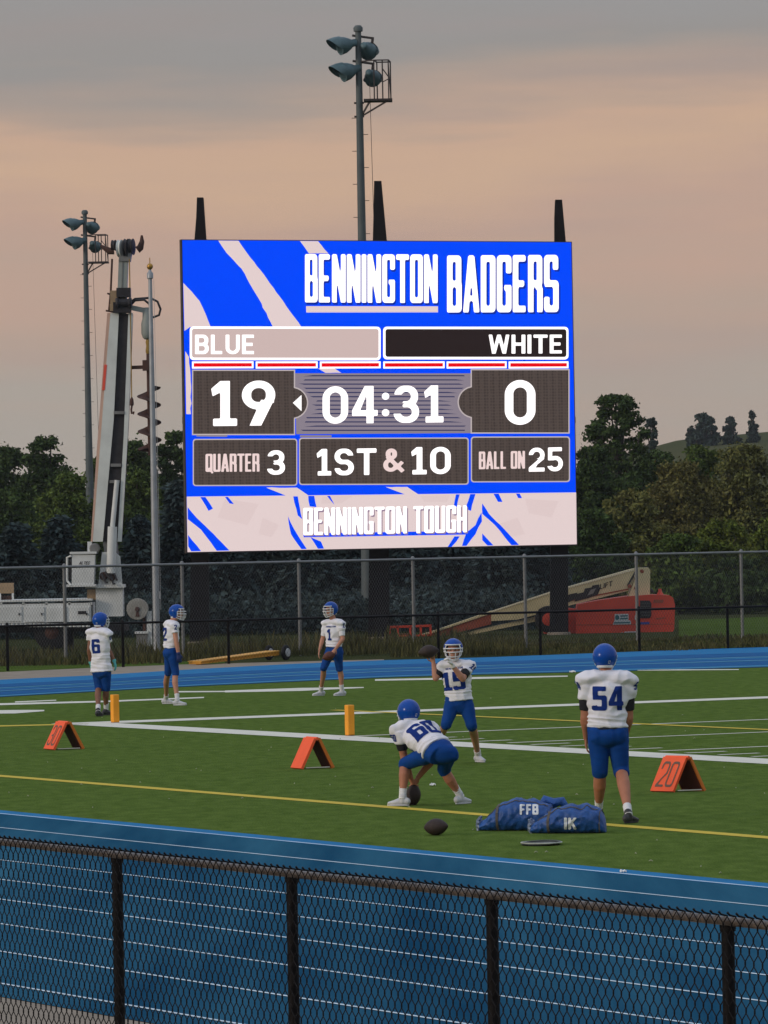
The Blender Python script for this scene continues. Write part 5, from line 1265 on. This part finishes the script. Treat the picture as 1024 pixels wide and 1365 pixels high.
def player(label, Y0, J, front, skin, number, numback=None, shoes=m_shw, glove=None, under=False, bulk=1.0, headdir=None, headup=UP, number_size=.24, chest=None, toes=None, feet=None, palmA=None, palmB=None, curlA=.5, curlB=.5, leg=1.0, sleeve=.50, sock_h=.12, hem=.17, sleeve_num=None, numdx=0.0, white_sleeve=False, hemdrop=.06, hemw=1.0, gsides='AB', belt=False):
    """J: joints traced in the photograph as (px, py, metres further than Y0); A is the picture's left side, B its right"""
    W = {k: P(v[0], v[1], Y0 + v[2]) for k, v in J.items()}
    fA, fB = G(*feet[0]), G(*feet[1])
    base = (fA + fB) / 2; base.z = 0
    root = thing('person', label, 'person', base, 'football players in white jerseys')
    front = Vector(front).normalized()
    pel = (W['hipA'] + W['hipB']) / 2; shm = (W['shA'] + W['shB']) / 2; spine = (shm - pel)
    sax = spine.normalized(); lat = (W['shB'] - W['shA']); lat = (lat - sax * lat.dot(sax)).normalized()
    frt = lat.cross(sax); frt = frt if frt.dot(front) > 0 else -frt
    latp = (W['hipB'] - W['hipA']).normalized(); frp = latp.cross(sax); frp = frp if frp.dot(front) > 0 else -frp
    k = bulk
    anA, anB = fA + UP * .10, fB + UP * .10
    # ---- body: one continuous skin surface
    b = MB(); L = spine.length
    b.tube([pel + sax * .06, pel + sax * L * .3, pel + sax * L * .7, shm - sax * .02], [(.10 * k, .075 * k), (.11 * k, .085 * k), (.13 * k, .095 * k), (.11 * k, .075 * k)], 16, side=lat, round_=True)
    hc = W['head']; hd = Vector(headdir or front).normalized(); hu = Vector(headup); hu = (hu - hd * hu.dot(hd)).normalized(); hl = hd.cross(hu)
    b.tube([shm - sax * .03, shm + sax * .05, hc - hu * .06], [.075, .060, .058], 12, round_=True)
    b.ell(hc, (hl * .076, hd * .095, hu * .112)); b.ell(hc + hd * .045 - hu * .055, (hl * .056, hd * .052, hu * .058))
    b.tube([hc + hd * .088 + hu * .012, hc + hd * .108 - hu * .022, hc + hd * .096 - hu * .034], [.010, .016, .013], 8, round_=True)   # nose
    b.tube([hc + hd * .088 + hu * .03 - hl * .05, hc + hd * .098 + hu * .034, hc + hd * .088 + hu * .03 + hl * .05], [.009, .012, .009], 8, round_=True)  # brow
    b.tube([hc + hd * .093 - hu * .062 - hl * .022, hc + hd * .099 - hu * .061, hc + hd * .093 - hu * .062 + hl * .022], [.006, .009, .006], 8, round_=True)  # lips
    for s_ in (-1, 1): b.ell(hc + hl * .078 * s_ - hu * .01, (hl * .012, hd * .022, hu * .032))
    handp = {}
    for S, si in (('A', -1), ('B', 1)):
        sh, el, wr = W['sh' + S], W['el' + S], W['wr' + S]
        b.tube([shm + (sh - shm) * .5, sh, sh + (el - sh) * .35, el, ], [.062 * k, .060 * k, .054 * k, .042 * k], 12, round_=True)
        fd = (wr - el)
        b.tube([el - fd * .02, el + fd * .22, el + fd * .55, wr], [(.043 * k, .041 * k), (.047 * k, .043 * k), (.038, .034), (.029, .023)], 12, round_=True)
        pd = (palmA if S == 'A' else palmB) or (fd, -frt)
        hdn = Vector(pd[0]).normalized(); handp[S] = (wr, hdn, Vector(pd[1]), pd[2] if len(pd) > 2 else (1 if S == 'A' else -1))
        hand(b, wr, hdn, pd[1], handp[S][3], curl=curlA if S == 'A' else curlB)
        hp, kn, an = W['hip' + S], W['kn' + S], (anA if S == 'A' else anB)
        b.tube([pel + sax * .06, hp, hp + (kn - hp) * .5, kn], [.055, .062 * k, .064 * k, .052 * k * leg], 14, round_=True)
        sd = (an - kn); bk = sd.cross(latp).normalized(); bk = bk if bk.dot(frp) < 0 else -bk
        b.tube([kn, kn + sd * .16 + bk * .012, kn + sd * .36 + bk * .022, kn + sd * .62 + bk * .010, kn + sd * .88, an], [.056 * k * leg, .056 * k * leg, .059 * k * leg, .046 * k * leg, .036, .036], 14, round_=True)
        f0 = (fA if S == 'A' else fB); td = Vector(toes[0 if S == 'A' else 1]).normalized()
        b.tube([an, f0 + UP * .05 + td * .03, f0 + UP * .035 + td * .12], [.034, .034, .026], 10, round_=True)
    me = remesh(b, 'body', .0075, 3)
    off = Vector(base)
    def place(me_, name, material, parent):
        me_.transform(Matrix.Translation(-off)); return link(name, me_, material, parent)
    body = place(me, 'body', m_skin[skin], root)
    for s_ in (-1, 1):
        e = MB(); e.ell(hc + hd * .088 + hu * .008 + hl * .031 * s_, (hl * .013, hd * .008, hu * .008), 10, 6); e.build('eye', m_eye, body, smooth=True)
    # ---- jersey over shoulder pads
    j = MB(); top = shm + sax * .045
    j.tube([pel + sax * (L * .16 - hemdrop), pel + sax * L * .26, pel + sax * L * .45, pel + sax * L * .68, pel + sax * L * .88, top], [(.190 * k * hemw, .146 * k * hemw), (.180 * k, .138 * k), (.182 * k, .136 * k), (.202 * k, .148 * k), (.185 * k, .138 * k), (.082, .078)], 24, side=lat)
    for S, si in (('A', -1), ('B', 1)):
        sh, el = W['sh' + S], W['el' + S]; o_ = (sh - shm).normalized()
        j.tube([shm + sax * .03, shm + (sh - shm) * .45 + sax * .028, sh + sax * .018, sh + o_ * .055 * k + sax * .002], [(.070 * k, .110 * k), (.074 * k, .122 * k), (.074 * k, .116 * k), (.060 * k, .094 * k)], 18, side=sax, round_=True)
        ad = el - sh; j.tube([sh - ad * .05, sh + ad * sleeve * .6, sh + ad * sleeve], [.088 * k, .086 * k, .080 * k], 16)
    ph = hash(label) % 97
    def fold_j(c):
        t = (c - pel).dot(sax) / L; q = c - pel; a = q.dot(lat); f = q.dot(frt)
        low = max(0, 1 - abs(t - .25) / .35)
        rdg = lambda v: 1 - 2 * abs(noise.noise(v))
        h = noise.noise(Vector((a * 5 + ph, f * 5, t * 8))) * .009 + low * .017 * (rdg(Vector((a * 2.4 + ph, f * 2.4, t * 11 + a * 2))) - .5)
        dg = (rdg(Vector((a * 6 + t * 4, f * 4 + ph, t * 3.5 - a * 6))) - .5) * .011
        return h + dg
    jm = remesh(j, 'jersey', .0085, 11, fold_j)
    bvh = BVHTree.FromPolygons([tuple(v.co) for v in jm.vertices], [tuple(p.vertices) for p in jm.polygons])
    jer = place(jm, 'jersey', m_jer, root)
    def drape(txt, c, ax, up, nrm, h, w_, name, m=m_num, font='jersey'):
        polys, w = text_polys(txt, font, .05, merge=False); t = MB()
        for p in polys:
            q = []
            for x, y in p:
                o = c + ax * ((x / w - .5) * w_) + up * ((y - .5) * h) + nrm * .45; hit, nn, _, _ = bvh.ray_cast(o, -nrm, .9)
                if hit is None or nn.dot(nrm) < .05: q = None; break
                q.append(hit + nn * .005)
            if q: t.poly(q)
        if t.f: t.build(name, m, jer, recalc=False, smooth=False)
    cm = pel + sax * L * .62
    for sgn in (1, -1):        # number on chest and back
        n_ = frt * sgn; ax = sax.cross(n_); ax = ax.normalized()
        wd = number_size * (.68 if len(number) == 1 else 1.30) * (.6 if number == '1' else 1)
        drape(number, cm + sax * (.02 if sgn < 0 else -.01) + ax * numdx, ax, sax, n_, number_size, wd, 'number')
        if sgn > 0: drape('BENNINGTON', cm + sax * (number_size / 2 + .035), ax, sax, n_, .028, .24, 'team_name', font='bold')
    for S in 'AB':
        sh, el = W['sh' + S], W['el' + S]; o_ = (sh - shm).normalized(); dn = (el - sh).normalized()
        oo = (o_ - dn * o_.dot(dn) + Vector((0, -.35, 0)))
        oo = (oo - dn * oo.dot(dn)).normalized(); ax = (-dn).cross(oo).normalized()
        drape(number, sh + dn * .055, ax, -dn, oo, .085, .09 if len(number) > 1 else .05, 'sleeve_number')
    if under or white_sleeve:
        for S in 'AB':
            sh, el = W['sh' + S], W['el' + S]; ad = el - sh; u = MB(); u.tube([sh + ad * .3, sh + ad * .6, sh + ad * (.80)], [.072 * k, .064 * k, .056 * k], 16); place(remesh(u, 'sleeve', .008, 3), 'undershirt_sleeve', m_und if under else m_jer, root)
    # ---- pants to below the knee
    p = MB(); p.tube([pel + sax * L * .20, pel + sax * L * .05, pel - sax * .05], [(.156 * k, .112 * k), (.172 * k, .130 * k), (.160 * k, .125 * k)], 20, side=latp, round_=False); p.ell(pel - sax * .03, (latp * .172 * k, frp * .132 * k, sax * .14)); p.ell(pel - sax * .03 - frp * .045 * k, (latp * .145 * k, frp * .110 * k, sax * .125))
    for S, si in (('A', -1), ('B', 1)):
        hp, kn, an = W['hip' + S], W['kn' + S], (anA if S == 'A' else anB); th = kn - hp; sd = (an - kn)
        p.ell(hp - frp * .045 * k - sax * .02, (latp * .090 * k, frp * .092 * k, sax * .110 * k))
        p.tube([hp + sax * .03, hp + th * .3, hp + th * .7, kn], [.102 * k, .100 * k, .080 * k * leg, .071 * k * leg], 18, round_=True)
        p.tube([kn, kn + sd.normalized() * .05, kn + sd.normalized() * (hem - .06)], [.071 * k * leg, .069 * k * leg, .066 * k * leg], 18)
    def fold_p(c):
        return noise.noise(c * 7 + Vector((ph, 0, 0))) * .005 + (1 - 2 * abs(noise.noise(Vector((c.x * 5, c.y * 5, c.z * 12)) + Vector((0, ph, 0))))) * .004
    place(remesh(p, 'pants', .009, 12, fold_p), 'pants', m_pan, root)
    if belt:
        hb = pel + sax * (L * .16 - hemdrop); bl = MB(); bl.tube([hb - sax * .020, hb + sax * .03], [(.181 * k, .140 * k)] * 2, 24, side=lat); place(remesh(bl, 'belt', .008, 2), 'belt', m_belt, root)
    for i, (S, f0, an) in enumerate((('A', fA, anA), ('B', fB, anB))):
        kn = W['kn' + S]; u = (kn - an).normalized(); td = Vector(toes[i]).normalized(); sdv = td.cross(UP)
        s_ = MB(); s_.tube([an - u * .03, an + u * .05, an + u * sock_h], [.043, .043, .046], 14); so = remesh(s_, 'sock', .006, 2, lambda c: .0015 * math.sin((c - an).dot(u) * 240)); place(so, 'sock', m_sock, root)
        c = MB(); heel = f0 - td * .055
        c.tube([heel + UP * .052, f0 + UP * .05 + td * .03, f0 + UP * .036 + td * .10, f0 + UP * .029 + td * .155], [(.036, .042), (.040, .044), (.044, .030), (.036, .021)], 14, side=sdv, round_=True); c.tube([f0 + UP * .05, an + UP * .01 - td * .005], [(.046), (.044)], 14, side=sdv, round_=True)
        co = remesh(c, 'shoe', .0065, 3)
        shoe = place(co, 'shoe', shoes, root)
        sl = MB(); ol = []
        for q in range(20):
            a = 2 * math.pi * q / 20; ol.append(f0 + td * (.052 + .128 * math.cos(a)) + sdv * (.041 + .006 * math.cos(a)) * math.sin(a) + UP * .004)
        sl.prism(ol, UP * .020); so = sl.build('sole', m_shw if shoes is m_shw else m_shb, shoe)
    if glove is not None:
        gm = mat(*glove)
        for S in gsides:
            wr, hdn, nn, sd_ = handp[S]; g_ = MB(); hand(g_, wr, hdn, nn, sd_, curl=curlA if S == 'A' else curlB, grow=.0045); g_.tube([wr - hdn * .035, wr + hdn * .01], [.036, .034], 12); place(remesh(g_, 'glove', .006, 1), 'glove', gm, root)
    # ---- helmet with face opening, jaw flaps, mask bars
    hx, hy, hz = .128, .150, .138; cH = hc + hu * .022 - hd * .006
    def hp_(az, elv, s=1.0):
        ce, se = math.cos(elv), math.sin(elv); flare = 1 - .06 * max(0, -se)
        return cH + (hl * (math.sin(az) * ce * hx * flare) + hd * (math.cos(az) * ce * hy) + hu * (se * hz)) * s
    NA, NE = 56, 30; keep = {}; V, Fc = [], []
    def lowlim(az):
        a = abs(az)
        if a < math.radians(62): return math.radians(22)
        if a < math.radians(80): return math.radians(22 + (-60 - 22) * ((math.degrees(a) - 62) / 18))
        if a < math.radians(112): return math.radians(-60)
        return math.radians(-60 + 14 * (math.degrees(a) - 112) / 68)
    for s in (1.0, .925):
        for i in range(NA):
            az = -math.pi + 2 * math.pi * i / NA; lo = lowlim(az)
            for jx in range(NE + 1):
                e_ = lo + (math.radians(89.5) - lo) * jx / NE; V.append(hp_(az, e_, s))
    o2 = NA * (NE + 1)
    for i in range(NA):
        i2 = (i + 1) % NA
        for jx in range(NE):
            a, b_, c_, d_ = i * (NE + 1) + jx, i2 * (NE + 1) + jx, i2 * (NE + 1) + jx + 1, i * (NE + 1) + jx + 1
            Fc.append((a, b_, c_, d_)); Fc.append((o2 + d_, o2 + c_, o2 + b_, o2 + a))
        Fc.append((i * (NE + 1), o2 + i * (NE + 1), o2 + i2 * (NE + 1), i2 * (NE + 1)))
    h = MB(); h.add(V, Fc); hel = h.build('helmet', m_hel, root, smooth=True)
    fm = MB(); R = math.radians
    def arc(el0, el1, az0, az1, s0, s1, r=.0068, n=11):
        pts = []
        for q in range(n):
            t = q / (n - 1); az = R(az0 + (az1 - az0) * t); bulge = math.sin(math.pi * t) if az0 * az1 < 0 else 0
            pts.append(hp_(az, R(el0 + (el1 - el0) * t), s0 + (s1 - s0) * bulge))
        fm.tube(pts, r, 7)
    arc(3, 3, -72, 72, 1.02, 1.14, .0078); arc(-14, -14, -72, 72, 1.03, 1.22, .0075); arc(-34, -34, -70, 70, 1.05, 1.33); arc(-52, -52, -58, 58, 1.10, 1.42)
    for az in (-15, 15): fm.tube([hp_(R(az), R(-14), 1.21), hp_(R(az), R(-34), 1.31), hp_(R(az), R(-52), 1.40)], .0066, 7)
    for az in (-44, 44): fm.tube([hp_(R(az), R(24), 1.01), hp_(R(az * 1.1), R(3), 1.09), hp_(R(az), R(-34), 1.2), hp_(R(az * .9), R(-52), 1.28)], .0070, 7)
    for az in (-71, 71): fm.tube([hp_(R(az), R(3), 1.02), hp_(R(az), R(-34), 1.05)], .0070, 7)
    fm.build('facemask', m_msk, hel, smooth=True)
    bd_ = MB(); pts = [hp_(R(az), R(24), 1.012) for az in range(-60, 61, 10)]
    bd_.tube(pts, [(.008, .004)] * len(pts), 6, side=hu); bd_.build('brow_trim', m_msk, hel, smooth=True)
    rp = MB(); pts = [hp_(R(az), R(-46), .985) for az in range(118, 243, 8)]; rp.tube(pts, [(.020, .010)] * len(pts), 8, side=hu); rp.build('neck_pad', m_msk, hel, smooth=True)
    dc = MB()
    dc.poly([hp_(R(a), R(e_), 1.006) for a, e_ in ((146, -32), (158, -32), (158, -19), (146, -19))]); dc.build('decal', m_msk, hel)
    cs = MB(); cs.tube([hp_(R(-82), R(-48), 1.01), hc + hd * .075 - hu * .12 - hl * .03, hc + hd * .09 - hu * .118, hc + hd * .075 - hu * .12 + hl * .03, hp_(R(82), R(-48), 1.01)], .010, 7); cs.build('chin_strap', m_msk, hel, smooth=True)
    return root, W

S15 = dict
# ---- number 54: nearest, seen from behind, arms hanging
Yp = G(822, 1094).y
player('large player numbered 54 standing with his back to the camera beside the bags', Yp,
       dict(head=(806.5, 878, .03), shA=(783, 907, 0), shB=(835, 907, 0), elA=(780, 957, .03), elB=(838.5, 957, .05), wrA=(781.5, 985, .13), wrB=(835.5, 980, .20),
            hipA=(797.5, 976, 0), hipB=(822.5, 976, 0), knA=(800, 1026, .03), knB=(828, 1027, .03)),
       (0.05, 1, 0), 'tan', '54', shoes=m_shb, under=True, bulk=1.14, number_size=.25, feet=[(798.5, 1092), (838, 1097.5)], toes=[(-.1, 1, 0), (.55, .8, 0)], leg=1.02,
       palmA=((0, .18, -1), (1, 0, 0), 1), palmB=((-.05, .25, -1), (-1, 0, 0), -1), hem=.13, sock_h=.13, hemdrop=.035, headdir=(.1, 1, -.03), belt=True)

# ---- number 60: crouched to snap, seen from behind
Yc = G(575, 1075).y
r60, W60 = player('player numbered 60 crouching over a football, back to the camera', Yc,
       dict(head=(545, 951, .42), shA=(533, 975, .30), shB=(573, 974, .34), elA=(538, 1006, .34), elB=(577, 1012, .36), wrA=(547.5, 1036, .34), wrB=(557, 1037, .36),
            hipA=(577, 1003, -.02), hipB=(596, 1003, -.02), knA=(540, 1018, .30), knB=(592, 1026, .24)),
       (-.25, 1, -.3), 'tan', '60', shoes=m_shw, under=True, bulk=1.04, number_size=.25, feet=[(537, 1074.5), (613.5, 1072)], toes=[(-.85, .25, 0), (.55, .6, 0)],
       palmA=((.35, .15, -1), (.6, .6, 0), 1), palmB=((-.5, .1, -1), (-.6, .6, 0), -1), hem=.10, headdir=(-.25, 1, -.18), curlA=.9, curlB=.9, hemdrop=.02)
football(P(551, 1060, Yc + .36) * 1.0, (.12, .1, 1), 'dark football upright on the turf in the crouching player hands')

# ---- number 15: quarterback about to throw, faces the camera
Y15 = G(638, 1019).y
player('player numbered 15 facing the camera, cocking his arm to throw a football', Y15,
       dict(head=(604.5, 867, -.03), shA=(591, 889, .05), shB=(624, 888, -.02), elA=(581, 904, -.02), elB=(617, 905, -.22), wrA=(578, 884, .02), wrB=(603, 887, -.30),
            hipA=(604, 935, 0), hipB=(620.5, 936, 0), knA=(595, 966, -.08), knB=(629, 967, -.06)),
       (-.15, -1, 0), 'light', '15', shoes=m_shw, under=True, bulk=.98, number_size=.24, glove=('glove_white', (.66, .64, .60), .7), gsides='B', feet=[(581, 1006), (637.5, 1016)], toes=[(-.5, -.8, 0), (.45, -.9, 0)],
       palmA=((-.18, -.1, 1), (-.3, -.6, .2), 1), palmB=((-.45, -.2, 1), (-.6, -.1, -.2), -1), hem=.12, headdir=(-.08, -1, -.02), curlA=.7, curlB=1.2, numdx=-.03)
football(P(571.5, 868.5, Y15 - .06), (-.95, -.1, -.12), 'dark football held up in the raised hand of player 15')

# ---- number 1: stands in the end zone with a ball at his thigh
Y1 = G(441, 928).y
player('player numbered 1 in the end zone facing left with a ball at his thigh', Y1,
       dict(head=(441, 813, -.03), shA=(435.5, 831.5, .12), shB=(454, 831.5, -.10), elA=(430, 852, .14), elB=(457, 852, -.16), wrA=(426, 867, .04), wrB=(447.5, 865, -.26),
            hipA=(441, 868, .07), hipB=(450, 868, -.06), knA=(431.5, 890, -.10), knB=(452.5, 891, .0)),
       (-.62, -.78, 0), 'light', '1', shoes=m_shw, bulk=.95, number_size=.22, feet=[(428, 927.5), (456, 927.5)], toes=[(-.9, -.35, 0), (-.85, -.4, 0)], white_sleeve=True,
       palmA=((-.2, -.1, -1), (.9, .1, 0), 1), palmB=((-.55, -.2, -.75), (-.3, .6, -.6), -1), hem=.07, headdir=(-.72, -.69, -.06), curlB=.9, hemdrop=.0, numdx=0)
football(P(438.5, 874.5, Y1 - .27), (-.9, -.2, -.35), 'brown football held against the thigh of player 1', dark=(.10, .030, .02), leather='football_brown')

# ---- number 6: turned away, teal gloves
Y6 = G(136, 954).y
player('player numbered 6 with teal gloves standing back to camera by the corner pylon', Y6,
       dict(head=(134, 828, .05), shA=(122.5, 843.5, .08), shB=(142, 844.5, -.08), elA=(119, 866, .06), elB=(145, 867, .04), wrA=(121, 884, .16), wrB=(152.5, 881.5, .02),
            hipA=(130.5, 893, .04), hipB=(140.5, 893, -.04), knA=(131.5, 917, .02), knB=(142, 917, .02)),
       (.45, .9, 0), 'brown', '6', shoes=m_shb, bulk=.98, number_size=.25, feet=[(131, 955), (141.5, 953.5)], toes=[(.35, .9, 0), (.75, .6, 0)], glove=('glove_teal', (.10, .46, .46), .6),
       palmA=((.1, .2, -1), (1, 0, 0), 1), palmB=((.25, 0, -1), (-1, .1, 0), -1), hem=.04, headdir=(.75, .65, -.02), hemdrop=.13, hemw=1.15, numdx=.0)

# ---- number 2: profile to the right
Y2 = G(234, 940).y
player('player numbered 2 in profile facing right beside the flagpole', Y2,
       dict(head=(236, 817, 0), shA=(225, 833, .12), shB=(232, 834, -.12), elA=(229, 856, .20), elB=(235, 855, -.20), wrA=(236, 870, .26), wrB=(238, 872, -.22),
            hipA=(226.5, 869, .07), hipB=(229.5, 869, -.08), knA=(224, 897, .10), knB=(234, 897, -.08)),
       (.92, -.25, 0), 'light', '2', shoes=m_shw, bulk=.95, number_size=.24, feet=[(221.5, 938.5), (236.5, 940.5)], toes=[(.9, -.1, 0), (1, -.15, 0)], glove=('glove_navy', (.012, .03, .14), .6),
       palmA=((.15, -.05, -1), (0, -1, 0), 1), palmB=((.1, -.05, -1), (0, 1, 0), -1), hem=.06, headdir=(.97, -.25, -.03), hemdrop=.01)

# ================================================================== thin smoky air
def build_haze():
    b = MB(); b.box((0, 900, 24), (2300, 1900, 52)); o = b.build('haze', None)
    m = bpy.data.materials.new('haze_air'); m.use_nodes = True; nt = m.node_tree; nt.nodes.clear()
    out = nt.nodes.new('ShaderNodeOutputMaterial'); v = nt.nodes.new('ShaderNodeVolumePrincipled')
    v.inputs['Color'].default_value = (.80, .84, .90, 1); v.inputs['Density'].default_value = 1.1e-4; v.inputs['Anisotropy'].default_value = .2
    nt.links.new(v.outputs[0], out.inputs['Volume']); o.data.materials.append(m)
    tag(o, 'thin smoky evening haze over the whole field', 'haze', kind='stuff')
build_haze()
